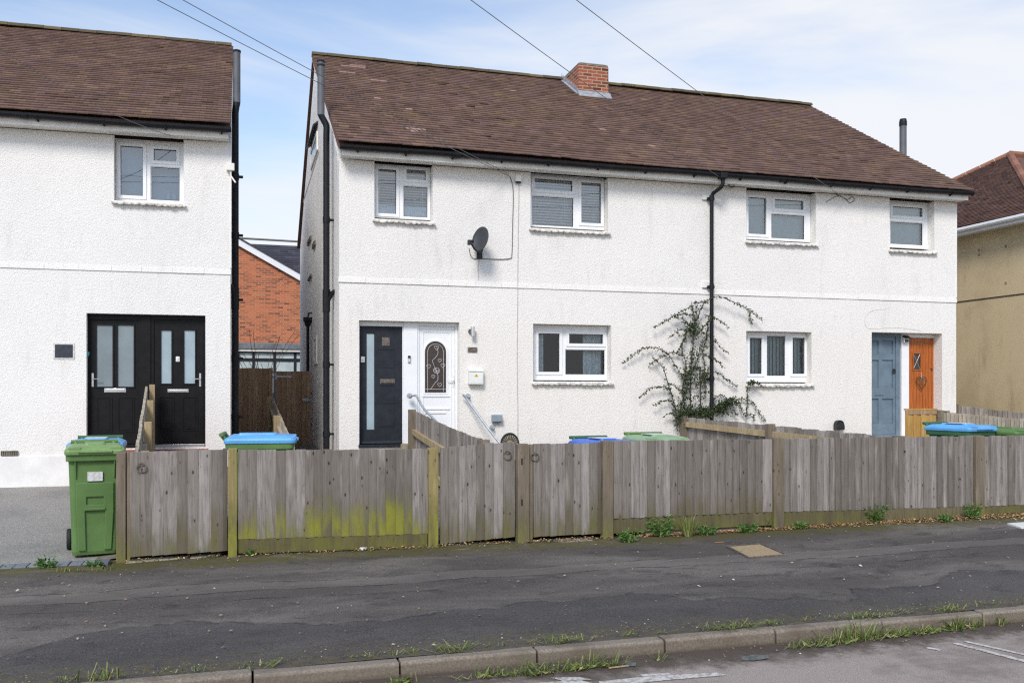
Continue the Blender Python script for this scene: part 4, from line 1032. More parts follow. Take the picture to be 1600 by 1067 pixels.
# ================================================================ LEFT HOUSE
xl0, _ = W.front(360, 500)
LS = Site(xl0, 0, -1.7)
left = thing('terraced_house', 'white roughcast house on the left with two black front doors', 'house', (xl0, 0, 0), math.radians(-1.7))
zs = (LS.front(60, 196, -.26)[1] + LS.front(340, 216, -.26)[1]) / 2
XL = -11.0
lops = {}
u = LS.rect(178, 212, 287, 316); lops['L1'] = (u[0], u[1], u[2], zs)
u = LS.rect(135, 491, 321, 700); lops['D'] = u
zpl = LS.front(50, 712)[1]
b = MB(); b.holed(XL, 0, zpl, zs, list(lops.values()), 0, .29); b.build('wall', M['render_left'], left)
b = MB(); b.box(XL, lops['D'][0] - .0, -.03, .28, -.2, zpl); b.build('plinth', M['render_smooth'], left, bevel=.006)
b = MB(); b.box(lops['D'][0] + .001, 0, 0, .28, -.2, zpl - .001); b.build('plinth', M['render_left'], left)
eye, eze = -.40, zs + .17; ryr = 5.1; rzr = (LS.front(30, 44, ryr)[1] + LS.front(340, 73, ryr)[1]) / 2
b = MB(); pent(b, -.29, 0, 10.2, -.2, zs - .03, rzr - .16); b.build('gable_wall', M['render_gable'], left)
b = MB(); b.box(XL, -.29, 9.9, 10.2, -.2, zs); b.box(XL, XL + .29, .29, 9.89, -.2, zs); b.build('back_wall', M['render_left'], left)
b = MB(); b.box(XL + .3, -.29, .291, 9.8, 2.5, 2.75); b.box(XL + .3, -.29, 3.2, 3.3, 2.76, zs); b.box(XL + .3, -.29, 3.2, 3.3, 0, 2.49); b.box(XL + .3, -.29, .32, 3.19, zs + .012, zs + .06); b.build('inner_wall', M['room'], left)
zc = (LS.front(20, 413)[1] + LS.front(340, 425)[1]) / 2
string_course(left, XL, .012, zc - .045, 'render_left')
eaves(left, XL, -.02, zs, -.26)
b = MB(); roof_tiles(b, -8.2, .015, eye, eze, ryr, rzr, seed=5); lroof = b.build('roof', M['tile'], left)
b = MB(); b.prism([(eye + .05, eze - .02), (ryr, rzr - .03), (10.6, eze - .02), (10.6, eze - .07), (ryr, rzr - .09), (eye + .05, eze - .07)], XL, .012, 'x'); b.build('roof_deck', M['tile_red'], lroof)
b = MB(); ridge_tiles(b, -8.6, .02, ryr, rzr + .045, seed=9); b.build('ridge', M['ridge'], lroof)
# window
def lfrz(t, b_, xm, v=.18): return (LS.front(xm, t, v)[1], LS.front(xm, b_, v)[1])
lw = win(left, LS, lops['L1'], lfrz(222, 316, 232), [(189, 229, 224, 306, 's'), (241, 234, 276, 252, 's'), (237, 262, 281, 313, 'f')], fill=f_plain('blind_reflect_blue', .12), head=True, mats=('upvc', 'glass_up'))
b = MB()
for px, c in ((264, 0), (273, 1)):
    x, z = LS.front(px, 313, .27); b.tube([(x, .27, z), (x, .27, z + .10), (x, .27, z + .13)], [.035, .03, .012], 10)
b.build('sill_bottle', plain('pastel_bottle', (0.45, 0.50, 0.62, 1), .5), lw)
# doors
u0, z0, u1, z1 = lops['D']; V = .12
def lr(l, t, r, b_, v=V): return LS.rect(l, t, r, b_, v)
xmid0, xmid1 = LS.front(221, 600, V)[0], LS.front(236, 600, V)[0]
def black_door(l, r, holes, mould, hx, hd, lp, label, xa, xb, zb):
    rr = lr(l, 500, r, 690); rr = (rr[0], zb + .06, rr[2], rr[3])
    hs = [lr(*h) for h in holes]
    leaf = MB(); leaf.holed(rr[0], rr[2], rr[1], rr[3], hs, V + .02, V + .065)
    for h in hs: ring_rect(leaf, h, .022, V + .008, V + .0195)
    for q in mould:
        m_ = lr(*q); ring_rect(leaf, m_, .014, V + .010, V + .0195); leaf.hexa([(m_[0] + .02, V + .012, m_[1] + .02), (m_[2] - .02, V + .012, m_[1] + .02), (m_[2] - .02, V + .0194, m_[1] + .02), (m_[0] + .02, V + .0194, m_[1] + .02), (m_[0] + .02, V + .012, m_[3] - .02), (m_[2] - .02, V + .012, m_[3] - .02), (m_[2] - .02, V + .0194, m_[3] - .02), (m_[0] + .02, V + .0194, m_[3] - .02)])
    d = leaf.build('door', M['door_black'], left, bevel=.003); d['label'] = label
    b = MB(); b.holed(xa, xb, z0, z1 - .003, [(rr[0] - .003, z0 + .001, rr[2] + .003, rr[3] + .003)], V, V + .08); b.build('door_frame', M['door_black'], d, bevel=.003)
    b = MB()
    for h in hs: b.box(h[0] - .003, h[2] + .003, V + .03, V + .04, h[1] - .003, h[3] + .003)
    b.build('pane', M['frost' if hd < 0 else 'frost_dim'], d)
    p = LS.front(hx, 592, V); lever(d, p[0], p[1], V + .02, hd)
    q = lr(*lp); letter_plate(d, q[0], q[1], q[2], q[3], V + .02)
    b = MB(); b.box(xa + .01, xb - .01, V - .05, V + .018, z0 + .0, z0 + .05); b.build('door_cill', M['steel' if hd < 0 else 'door_black'], d, bevel=.003)
    return d
zb0 = z0
black_door(141, 216, [(151, 508, 176, 604), (184, 508, 209, 604)], [(153, 622, 174, 674), (186, 622, 209, 674)], 145, 1, (163, 606, 197, 613), 'black door with two wide frosted panes', u0 + .003, xmid0, z0)
d6 = black_door(241, 318, [(252, 516, 268, 599), (288, 516, 305, 599)], [(250, 621, 271, 672), (287, 621, 308, 672)], 313, -1, (262, 608, 295, 613), 'black door with two narrow frosted strips', xmid1, u1 - .003, z0)
b = MB(); b.box(xmid0 + .001, xmid1 - .001, V - .02, V + .08, z0, z1 - .003); b.build('door_mullion', M['door_black'], left, bevel=.003)
q = lr(275, 557, 281, 565); b = MB(); b.box(q[0], q[2], V + .005, V + .0195, q[1], q[3]); b.box(q[0] + .015, q[2] - .015, V - .006, V + .0049, q[1] + .02, q[3] - .01); b.build('door_knocker', M['white_plastic'], d6, bevel=.003)
b = MB(); b.box(u0 - .0, u1 + .05, -.75, -.035, -.1, z0 - .02); b.build('doorstep', M['brick_chim'], left, bevel=.01)
# vent brick low on the wall
q = LS.rect(3, 705, 27, 711); b = MB(); ring_rect(b, (q[0], q[1], q[2], q[3]), .01, -.034, -.001)
for k in range(7): x = q[0] + (q[2] - q[0]) * (k + .5) / 7; b.box(x - .008, x + .008, -.025, -.001, q[1], q[3])
b.build('air_brick', M['concrete'], left)
# soil pipe and flue by the corner
yl = 1.1
xp = LS.front(364, 400, yl)[0]; xf_ = LS.front(366.5, 120, yl)[0]
zA = LS.front(366, 82, yl)[1]; zB_ = LS.front(366, 158, yl)[1]; zC_ = LS.front(364, 176, yl)[1]
xp = max(xp, .07); xf_ = max(xf_, .095)
pipe(left, [(xf_, yl, zB_ - .03), (xf_, yl, zA)], .062, 'pipe_grey', 'flue')
b = MB(); b.tube([(xf_, yl, zA), (xf_, yl, zA + .03), (xf_, yl, zA + .04)], [.07, .07, .05], 12); b.build('flue_cap', M['gutter'], left)
pipe(left, bez([(xf_, yl, zB_ + .02), (xf_, yl, zB_ - .04), ((xf_ + xp) / 2, yl, (zB_ + zC_) / 2), (xp, yl, zC_)], 4) + [(xp, yl, .2)], .058, 'gutter', 'soil_pipe', [(xp, yl, z) for z in (5.3, 4.3, 3.2, 2.2, 1.2)])
b = MB(); zj = LS.front(360, 455, yl)[1]; b.tube([(xp, yl, zj - .18), (xp - .06, yl - .13, zj + .1)], .034, 10); b.tube([(xp, yl, zj - .3), (xp, yl, zj + .05)], .068, 12); b.build('pipe_branch', M['gutter'], left)
# small wall bracket by the gutter corner
q = LS.front(356, 262, -.02); b = MB(); b.box(q[0] - .02, q[0] + .10, -.08, -.001, q[1] - .05, q[1] + .06); b.tube([(q[0] + .04, -.04, q[1] - .04), (q[0] + .05, -.04, q[1] - .14), (q[0] + .12, -.10, q[1] - .25)], .012, 6); b.build('wall_bracket', M['upvc_old'], left)
b = MB(); b.box(-.004, .014, -.008, .05, zc + .06, zs - .002); b.build('corner_bead', M['render_smooth'], left)

# the left house is not quite square: its party line runs straight back from the street
def shear(o, k):
    for ch in o.children:
        if ch.type == 'MESH':
            for v in ch.data.vertices:
                if v.co.y > 0: v.co.x -= v.co.y * k
        shear(ch, k)
bpy.context.view_layer.update()
shear(left, math.tan(math.radians(1.7)))

# ================================================================ RIGHT NEIGHBOUR (yellow render, hipped roof)
XN = 15.75
t = NT('tan_render'); f = t.noise(50, 4, .65); g = t.noise(.55, 6, .65); h = t.noise(1.0, 6, .7, t.map((2, 2, .6)))
col = t.mix(t.rng(g, .4, .68, 0, .8), srgb(208, 189, 152), srgb(180, 163, 130)); col = t.mix(t.rng(h, .55, .75, 0, .45), col, srgb(140, 122, 88))
M['render_tan'] = t.fin(col, .92, t.bump(f, .5, .008), spec=.2)
nb = thing('hip_roofed_house', 'tan rendered house with a red brown hipped roof at the right edge', 'house', (XN, 1.2, 0))
NS = Site(XN, 1.2, 0)
ze_n = (NS.side(1494, 374, 0)[1] + NS.side(1598, 349, 0)[1]) / 2
b = MB(); b.box(0, 9, 0, 11, -.2, ze_n); b.build('wall', M['render_tan'], nb)
zst = (NS.side(1500, 471, 0)[1] + NS.side(1596, 460, 0)[1]) / 2
b = MB(); b.box(-.014, -.001, -.0, 11, zst - .012, zst + .012); b.build('string_course', M['black_metal'], nb)
b = MB(); b.box(-.34, -.32, -.32, 11.3, ze_n - .02, ze_n + .13); b.box(-.319, -.002, -.32, 11.3, ze_n, ze_n + .015); b.box(-.319, 9.3, -.34, -.32, ze_n - .02, ze_n + .13); b.box(-.32, 9.3, -.319, -.002, ze_n, ze_n + .015); nf = b.build('fascia', M['upvc'], nb)
b = MB(); b.tube([(-.40, y, ze_n + .10) for y in (-.4, 5, 11.4)], .055, 10); b.build('gutter', M['upvc'], nb)
ax_, az_ = 5.6, NS.front(1578, 243, 5.5)[1]
apx = NS.front(1578, 243, 5.5)[0]
zt_e = ze_n + .15
b = MB()
# left hip face is tiled with real tiles, built in its own axes then turned to face the side
tb = MB()
half = 5.9
def clip(x, s, L): return abs(x) < half * (1 - s / L) + .02
roof_tiles(tb, -half, half, -.42, zt_e, apx, az_, gauge=.11, sag=.01, clip=clip, seed=12)
b.v = [(y, 5.5 - x, z) for x, y, z in tb.v]; b.f = tb.f
nroof = b.build('roof', M['tile_red'], nb)
b = MB()
E = [(-.40, -.40, zt_e - .02), (9.4, -.40, zt_e - .02), (9.4, 11.4, zt_e - .02), (-.40, 11.4, zt_e - .02), (apx, 5.5, az_ - .02), (9.4, 5.5, az_ - .02)]
b.add(E, [(0, 1, 5, 4), (2, 3, 4, 5), (3, 0, 4), (0, 3, 2, 1), (1, 2, 5)]); b.build('roof_deck', M['tile_red'], nroof)
b = MB()
for y_end in (-.40, 11.4):
    n = 20
    for k in range(n):
        p0 = Vector((-.40, y_end, zt_e + .02)).lerp(Vector((apx, 5.5, az_ + .02)), k / n); p1 = Vector((-.40, y_end, zt_e + .02)).lerp(Vector((apx, 5.5, az_ + .02)), (k + .97) / n)
        b.tube([p0, p1], .10, 8)
for k in range(9): b.tube([(apx + k * .4, 5.5, az_ + .03), (apx + k * .4 + .385, 5.5, az_ + .03)], .11, 8)
b.build('ridge', tile_mat('terracotta_hip_tiles', [(0, srgb(140, 92, 72)), (1, srgb(172, 122, 98))], srgb(130, 120, 80), .4), nroof)
b = MB()
for px, py in ((1530, 391), (1530, 398), (1572, 385), (1572, 442)):
    y, z = NS.side(px, py, 0); b.tube([(-.012, y, z), (-.001, y, z)], .03, 8)
b.build('wall_plug', M['concrete'], nb)

# ================================================================ BRICK HOUSE BEHIND THE ALLEY
YB = 20.0
bh = thing('brick_house', 'orange brick house with a white bargeboard seen down the alley', 'house', (0, YB, 0))
BS = Site(0, YB, 0)
xa, za = BS.front(372, 377); xb, zb = BS.front(470, 433)
sl = (za - zb) / (xb - xa)
gap_ap = xa - 1.6; zap = za + 1.6 * sl; xe = xb + 2.2; zee = zb - 2.2 * sl; xw = gap_ap - (xe - gap_ap)
b = MB(); b.prism([(xw, -.2), (xe, -.2), (xe, zee - .1), (gap_ap, zap - .1), (xw, zee - .1)], 0, 7, 'y'); b.build('wall', M['brick_back'], bh)
b = MB()
for s_ in (1, -1):
    xx = xe + .3 if s_ > 0 else xw - .3
    b.hexa([(gap_ap, -.14, zap - .17), (xx, -.14, zee - .3 * sl - .17), (xx, -.10, zee - .3 * sl - .17), (gap_ap, -.10, zap - .17), (gap_ap, -.14, zap + .08), (xx, -.14, zee - .3 * sl + .08), (xx, -.10, zee - .3 * sl + .08), (gap_ap, -.10, zap + .08)])
b.build('bargeboard', M['upvc'], bh)
b = MB()
for s_ in (1, -1):
    xx = xe + .35 if s_ > 0 else xw - .35
    b.hexa([(gap_ap, -.18, zap + .081), (xx, -.18, zee - .35 * sl + .081), (xx, 7, zee - .35 * sl + .081), (gap_ap, 7, zap + .081), (gap_ap, -.18, zap + .14), (xx, -.18, zee - .35 * sl + .14), (xx, 7, zee - .35 * sl + .14), (gap_ap, 7, zap + .14)])
b.build('roof', M['slate'], bh)
# rear range: its slope faces the street
zr2 = BS.front(430, 384, 8.5)[1]
b = MB(); ptb = roof_tiles(b, gap_ap + .8, xe + 4, 3.2, zb - .7, 8.5, zr2, gauge=.24, wid=.33, sag=0, seed=21); r2 = b.build('roof', M['slate'], bh); r2['label'] = 'dark slate slope of the rear range'
b = MB(); b.prism([(3.3, zb - .8), (8.5, zr2 - .04), (13, zb - .8)], gap_ap + .85, xe + 3.9, 'x'); b.build('roof_deck', M['slate'], r2)
b = MB(); b.box(gap_ap + .9, xe + 3.8, 3.4, 12.9, -.2, zb - .81); b.build('wall', M['brick_back'], bh)
# flat roofed extension with a band of windows
ze1 = W.front(420, 537, 17.4)[1]; ze0 = W.front(420, 549.5, 17.4)[1]
x0e, x1e = W.front(360, 500, 17.4)[0], W.front(490, 500, 17.4)[0]
ext = thing('garden_extension', 'low flat roofed extension with dark framed windows against the brick house', 'extension', (0, 17.4, 0))
b = MB(); b.box(x0e - 1, x1e + 1, -.15, 2.55, W.front(420, 545, 17.4)[1], ze1 - .03); b.hexa([(x0e - 1, -.15, ze1 - .029), (x1e + 1, -.15, ze1 - .029), (x1e + 1, 2.55, ze1 + .1), (x0e - 1, 2.55, ze1 + .1), (x0e - 1, -.15, ze1 - .01), (x1e + 1, -.15, ze1 - .01), (x1e + 1, 2.55, ze1 + .16), (x0e - 1, 2.55, ze1 + .16)]); b.build('flat_roof', M['lead_dark'], ext)
b = MB(); b.box(x0e - 1, x1e + 1, -.10, 2.55, ze0, W.front(420, 545, 17.4)[1] - .001); b.build('fascia', M['upvc_old'], ext)
zw0 = W.front(420, 600, 17.4)[1]; zmid = W.front(420, 562, 17.4)[1]
b = MB(); holes = []
vx = [W.front(p, 560, 17.4)[0] for p in (340, 374, 395, 397, 428, 431, 460, 463, 480)]
for a_, c_ in ((374, 394), (398, 427), (431, 459), (463, 485)):
    A, C_ = W.front(a_, 550, 17.4)[0], W.front(c_, 550, 17.4)[0]
    holes.append((A, zmid + .05, C_, ze0 - .04)); holes.append((A, zw0 - .3, C_, zmid - .05))
b.holed(x0e - 1, x1e + 1, zw0 - .8, ze0 - .001, holes, 0, .08); ew = b.build('window', M['door_anth'], ext)
b = MB()
for h in holes: b.box(h[0] - .003, h[2] + .003, .03, .04, h[1] - .003, h[3] + .003)
b.build('pane', plain('pale_reflecting_glass', (.50, .58, .58, 1), .15, var=.15, scale=3), ew)
b = MB(); b.box(x0e - 1, x1e + 1, 0, 2.5, -.2, zw0 - .801); b.build('wall', M['brick_back'], ext)
# dark rail crossing above the slates
za_ = W.front(420, 375, 26)[1]
b = MB(); b.tube([(W.front(340, 370, 26)[0] - 4, 26, za_ + .08), (W.front(490, 378, 26)[0] + 6, 26, za_ - .1)], .045, 8)
tag(b.build('overhead_cable', M['cable']), 'thick dark cable crossing the sky just above the grey slate roof', 'cable')

# ================================================================ STREET FENCE, POSTS AND GATES
def feather(b, x0, x1, zt, zb, yf, wv=.093, rnd=None, tilt=0.0, left_thick=True, jag=.006, wj=.010):
    """feather-edge boards: overlapping wedges; zt/zb are functions of x"""
    rnd = rnd or random.Random(1); x = x0
    while x < x1 - .02:
        c = min(x + wv + rnd.uniform(-wj, wj), x1)
        if x1 - c < .03: c = x1
        j = rnd.uniform(-.004, .004); ta = rnd.uniform(-jag, jag); sk = rnd.uniform(-.003, .003)
        ya, yb = (yf - .031 + j, yf - .006 + j) if left_thick else (yf - .006 + j, yf - .031 + j)
        z0a, z0c = zb(x) + rnd.uniform(-.004, .004), zb(c)
        b.hexa([(x + .0025, ya, z0a), (c + .006, yb, z0c), (c + .006, yf + .002 + j, z0c), (x + .0025, yf + .002 + j, z0a),
                (x + .001 + sk, ya, zt(x) + ta), (c + .006 + sk, yb, zt(c) + ta + rnd.uniform(-.003, .003)), (c + .006 + sk, yf + .002 + j, zt(c) + ta), (x + .001 + sk, yf + .002 + j, zt(x) + ta)])
        x = c
def fx(px, py=780): return W.front(px, py, YF)[0]
def fz(px, py): return W.front(px, py, YF)[1]
def lin(xa, za, xb, zb): return lambda x: za + (zb - za) * (x - xa) / (xb - xa)
FENCE_GROUP = None
def mk_post(parent, l, r, top, bot, mat, yoff=-.05, dep=.10, cap=True, X0=0.0, z0=0.0, lean=0.0, name='post'):
    xa, xb = fx(l), fx(r); zt = fz((l + r) / 2, top); zb = fz((l + r) / 2, bot) - .12
    b = MB(); ya, yb = yoff, yoff + dep
    b.hexa([(xa - X0, ya, zb - z0), (xb - X0, ya, zb - z0), (xb - X0, yb, zb - z0), (xa - X0, yb, zb - z0), (xa - X0 + lean, ya, zt - z0 - .006), (xb - X0 + lean, ya, zt - z0 - .006), (xb - X0 + lean, yb, zt - z0), (xa - X0 + lean, yb, zt - z0)])
    return b.build(name, M[mat], parent, bevel=.005)
def base_at(px, bot): return Vector((fx(px), YF, fz(px, bot)))
def panel(parent, o, l, r, tl, tr, bl, br, mat, gl=None, gmat=None, wv=.093, seed=1, rails=True, label=None):
    xa, xb = fx(l) - o.x, fx(r) - o.x
    zt = lin(xa, fz(l, tl) - o.z, xb, fz(r, tr) - o.z); zb = lin(xa, fz(l, bl) - o.z, xb, fz(r, br) - o.z)
    b = MB(); feather(b, xa, xb, zt, zb, 0.0, wv, random.Random(seed))
    p = b.build('board_panel', M[mat], parent)
    if label: p['label'] = label
    if gl:
        g0 = lin(xa, fz(l, gl[0]) - o.z, xb, fz(r, gl[1]) - o.z)
        b = MB(); n = 2 if (xb - xa) > 2.0 else 1
        for k in range(n):
            x0_, x1_ = xa + (xb - xa) * k / n + .002, xa + (xb - xa) * (k + 1) / n - .002; d = R(-.003, .003)
            b.hexa([(x0_, -.018 + d, g0(x0_)), (x1_, -.018 + d, g0(x1_)), (x1_, .012, g0(x1_)), (x0_, .012, g0(x0_)), (x0_, -.018 + d, zb(x0_) - .002), (x1_, -.018 + d, zb(x1_) - .002), (x1_, .012, zb(x1_) - .002), (x0_, .012, zb(x0_) - .002)])
        b.build('gravel_board', M[gmat], parent, bevel=.003)
    if rails:
        for q in (.14, .80):
            b = MB(); z0_ = lambda x: zb(x) + (zt(x) - zb(x)) * q
            b.hexa([(xa, .004, z0_(xa) - .04), (xb, .004, z0_(xb) - .04), (xb, .05, z0_(xb) - .04), (xa, .05, z0_(xa) - .04), (xa, .004, z0_(xa) + .04), (xb, .004, z0_(xb) + .04), (xb, .03, z0_(xb) + .04), (xa, .03, z0_(xa) + .04)])
            b.build('rail', M['wood_rail'], parent)
def gate(l, r, tl, tr, bl, br, mat, ring_px, label, seed, dark=None, wv=.098, jag=.004):
    o = base_at((l + r) / 2, (bl + br) / 2)
    g = thing('garden_gate', label, 'gate', o, 0, 'boarded gates in the street fence')
    panel(g, o, l, r, tl, tr, bl, br, mat, wv=wv, seed=seed, rails=False)
    xa, xb = fx(l) - o.x, fx(r) - o.x; zt_, zb_ = fz((l + r) / 2, (tl + tr) / 2) - o.z, fz((l + r) / 2, (bl + br) / 2) - o.z
    b = MB()
    for q in (.16, .84): b.box(xa + .02, xb - .02, .004, .034, zb_ + (zt_ - zb_) * q - .045, zb_ + (zt_ - zb_) * q + .045)
    b.prism([(xa + .03, zb_ + .16 * (zt_ - zb_) + .046), (xa + .13, zb_ + .16 * (zt_ - zb_) + .046), (xb - .03, zb_ + .84 * (zt_ - zb_) - .046), (xb - .13, zb_ + .84 * (zt_ - zb_) - .046)], .005, .032, 'y')
    b.build('gate_brace', M['wood_rail'], g)
    rx, rz = W.front(ring_px[0], ring_px[1], YF - .04); rx -= o.x; rz -= o.z
    b = MB(); b.ring((rx, -.034, rz - .012), .042, .0055, 'y', 22, 6); b.tube([(rx, -.012, rz + .022), (rx, -.034, rz + .024)], .020, 12); b.tube([(rx, -.026, rz + .03), (rx, -.042, rz + .03)], .008, 8)
    b.build('ring_latch', M['rust'], g, smooth=False)
    return g
def single_post(l, r, top, bot, mat, label, name='fence_post', grp=None, **k):
    o = base_at((l + r) / 2, bot); p = thing(name, label, 'post', o, 0, grp); mk_post(p, l, r, top, bot, mat, X0=o.x, z0=o.z, **k); return p, o

# gate post beside the green bin, first gate
p, o = single_post(182, 197, 706, 878, 'post', 'broad grey gate post beside the green wheelie bin', yoff=-.03)
b = MB(); xa, xb = fx(198.5) - o.x, fx(203.5) - o.x; b.box(xa, xb, -.015, .04, .0, fz(200, 706) - o.z); b.build('gate_stop', M['post'], p)
gate(203.5, 354, 706, 701, 869, 860, 'fence', (221, 729), 'weathered grey gate with a ring latch between the green bin and the lime stained post', 31, wv=.103)
# algae stained bay
o = base_at(363, 868)
f1 = thing('board_fence', 'grey board fence bay with bright lime green algae along its foot', 'fence', o, 0, 'grey board fences along the pavement')
mk_post(f1, 356.5, 370.5, 700, 868, 'post_lime', X0=o.x, z0=o.z); mk_post(f1, 668.5, 683.5, 699, 858, 'post_lime', X0=o.x, z0=o.z)
panel(f1, o, 371.5, 667.5, 703, 701, 842, 833, 'fence_lime', (864, 855), 'gravel_lime', seed=5, wv=.091)
# second gate, slotted post, third gate
gate(687, 803, 699, 689.5, 849, 838, 'fence', (793, 710), 'grey gate standing between the lime stained post and the slotted post', 8, wv=.096, jag=.008)
p, o = single_post(807, 825, 693, 847, 'post', 'grey brown gate post with two dark mortice slots', yoff=-.055, dep=.11)
b = MB(); zt_ = o.z
for py in (721, 785):
    x_, z_ = W.front(815.5, py, YF - .055); b.box(x_ - o.x - .009, x_ - o.x + .009, -.0565, -.052, z_ - o.z - .034, z_ - o.z + .034)
b.build('mortice_slot', M['rubber'], p)
b = MB(); b.box(fx(826) - o.x, fx(831.5) - o.x, -.02, .03, .03, fz(829, 694) - o.z); b.build('gate_stop', M['post'], p)
gate(832.5, 939, 693.5, 691, 838, 833, 'fence', (836, 712), 'grey gate just right of the slotted post', 12, wv=.095)
# long fence on the right, three bays
o = base_at(947, 842)
f2 = thing('board_fence', 'long grey board fence of several bays running to the right edge', 'fence', o, 0, 'grey board fences along the pavement')
mk_post(f2, 940, 956, 688, 843, 'post', X0=o.x, z0=o.z); mk_post(f2, 1206, 1222, 683, 826, 'post', X0=o.x, z0=o.z)
mk_post(f2, 1520.5, 1534, 680, 806, 'post', X0=o.x, z0=o.z); mk_post(f2, 1800, 1814, 676, 786, 'post', X0=o.x, z0=o.z)
panel(f2, o, 957, 1205, 689, 685.5, 810, 799, 'fence', (833, 820), 'gravel_board', seed=15, wv=.094)
panel(f2, o, 1223, 1519.5, 685.5, 681, 799, 791, 'fence_clean', (822, 806), 'gravel_board', seed=18, wv=.088)
panel(f2, o, 1535, 1799, 681, 678, 791, 778, 'fence_clean', (808, 792), 'gravel_board', seed=22, wv=.088)
# brick footing showing below the gravel boards
b = MB(); b.box(fx(1010), fx(1840), YF - .004, YF + .10, -.05, .085); tag(b.build('brick_footing', M['brick_chim']), 'low dark brick footing under the long right fence', 'brick footing')

# broken thresholds under the gates
def slab(pts, z1, z0, name, label, mat):
    q = [pav_pt(*p) for p in pts]; c = sum(q, Vector()) / len(q); n = len(q); rnd = random.Random(int(pts[0][0]))
    b = MB()
    z1 -= .022; top = [p - c + Vector((0, 0, z1 + rnd.uniform(-.012, .006))) for p in q]; bot = [p - c + Vector((0, 0, -.08)) for p in q]
    b.add(top + bot, [tuple(range(n))[::-1], tuple(range(n, 2 * n))] + [(i, (i + 1) % n, (i + 1) % n + n, i + n) for i in range(n)])
    o = b.build(name, M[mat], None, bevel=.008); o.location = c; return tag(o, label, 'threshold stone')
slab([(196, 879), (232, 876), (262, 874), (292, 871), (296, 864), (246, 866), (208, 868)], .025, 0, 'threshold_stone', 'cracked pale stone under the gate next to the green bin', 'stone')
slab([(297, 872), (322, 870), (345, 865), (352, 860), (348, 856), (318, 860), (299, 864)], .03, 0, 'threshold_stone', 'smaller broken stone at the left foot of the lime stained post', 'stone')
slab([(688, 861), (728, 858), (770, 854), (799, 851), (797, 842), (740, 846), (688, 850)], .02, 0, 'threshold_stone', 'worn concrete threshold between the lime stained and slotted posts', 'concrete')
slab([(836, 849), (880, 847), (926, 843), (929, 836), (880, 838), (836, 841)], .02, 0, 'threshold_stone', 'worn concrete threshold right of the slotted post', 'concrete')
o = base_at(410, 868); b = MB(); b.box(fx(374) - o.x, fx(466) - o.x, -.03, .03, -.02, .022); q = b.build('timber_packer', M['wood_new']); q.location = (o.x, YF, o.z - .02)
tag(q, 'fresh orange timber strip under the algae stained fence bay', 'timber strip')

# ---- fences that run back from the street to the houses
def run_fence(name, label, A, B, ztA, ztB, ztM=None, H=1.0, mat='fence_clean', wv=.095, posts=2, rail_side=-1, rail=True, seed=1, group=None, ends=(True, True), pmat='post', zbA=None, zbB=None, rmat='wood_rail', rq=(.78, .2), post_h=.03):
    """A at the house, B towards the street; tops follow ztA..ztB"""
    A, B = Vector(A), Vector(B); d = B - A; L = d.length; ang = math.atan2(d.y, d.x)
    g = thing(name, label, 'fence', (A.x, A.y, 0), ang, group)
    def zt(s):
        q = s / L
        if ztM is None: return ztA + (ztB - ztA) * q
        return (1 - q) ** 2 * ztA + 2 * q * (1 - q) * (2 * ztM - .5 * ztA - .5 * ztB) + q * q * ztB
    zb = lambda s: max((zbA if zbA is not None else ztA - H) + ((zbB if zbB is not None else ztB - H) - (zbA if zbA is not None else ztA - H)) * s / L, 0)
    b = MB(); feather(b, 0, L, zt, zb, 0.0, wv, random.Random(seed), jag=.010); b.build('board_panel', M[mat], g)
    if rail:
        for q in rq:
            b = MB(); n = 6; s_ = rail_side
            for k in range(n):
                a, c = L * k / n, L * (k + 1) / n; za, zc_ = zb(a) + (zt(a) - zb(a)) * q, zb(c) + (zt(c) - zb(c)) * q
                y0, y1 = (.006, .058) if s_ > 0 else (-.076, -.024)
                b.hexa([(a, y0, za - .045), (c, y0, zc_ - .045), (c, y1, zc_ - .045), (a, y1, za - .045), (a, y0, za + .045), (c, y0, zc_ + .045), (c, y1, zc_ + .045), (a, y1, za + .045)])
            b.build('rail', M[rmat], g)
    for k in range(posts):
        s = L * k / max(1, posts - 1); s = min(max(s, .06), L - .06)
        y0 = .006 if rail_side > 0 else -.115
        b = MB(); b.box(s - .05, s + .05, y0 + .02 * rail_side, y0 + .10, -.1, zt(s) + post_h); b.build('post', M[pmat], g, bevel=.004)
    return g
# between the black doors
A0 = LS.front(229, 690, -.02); XA = LS.ox + A0[0] * math.cos(LS.a); 
run_fence('yard_fence', 'stepped pale fence rising between the two black doors', (XA + .02, -.05), (fx(192) + .10, YF + .25), LS.front(228, 603, -.05)[1], 1.02, None, H=1.15, mat='wood_pale', posts=4, rail_side=1, seed=41, zbA=.15, zbB=.06, rmat='wood_pale', pmat='wood_rail')
# between anthracite and white door, sweeping down to the second gate
pA = W.front(650, 642, -.1); pB = W.front(770, 692, YF + .25)
run_fence('yard_fence', 'grey fence with a pale sloping rail running down from the white door', (pA[0], -.10), (pB[0], YF + .3), pA[1], pB[1], (pA[1] + pB[1]) / 2 - .025, H=1.0, mat='fence_clean', posts=2, rail_side=-1, seed=43, zbA=.3, zbB=.06, rq=(.66, .2))
# right of the climbing shrub
pA = W.front(1072, 652, -.1)
run_fence('yard_fence', 'grey fence with a pale rail running from the climbing shrub to the street', (pA[0], -.10), (pA[0], YF + .2), pA[1], 1.06, H=1.0, mat='fence_clean', posts=3, rail_side=-1, seed=45, zbA=.3, zbB=.09, rq=(.86, .2), wv=.10)
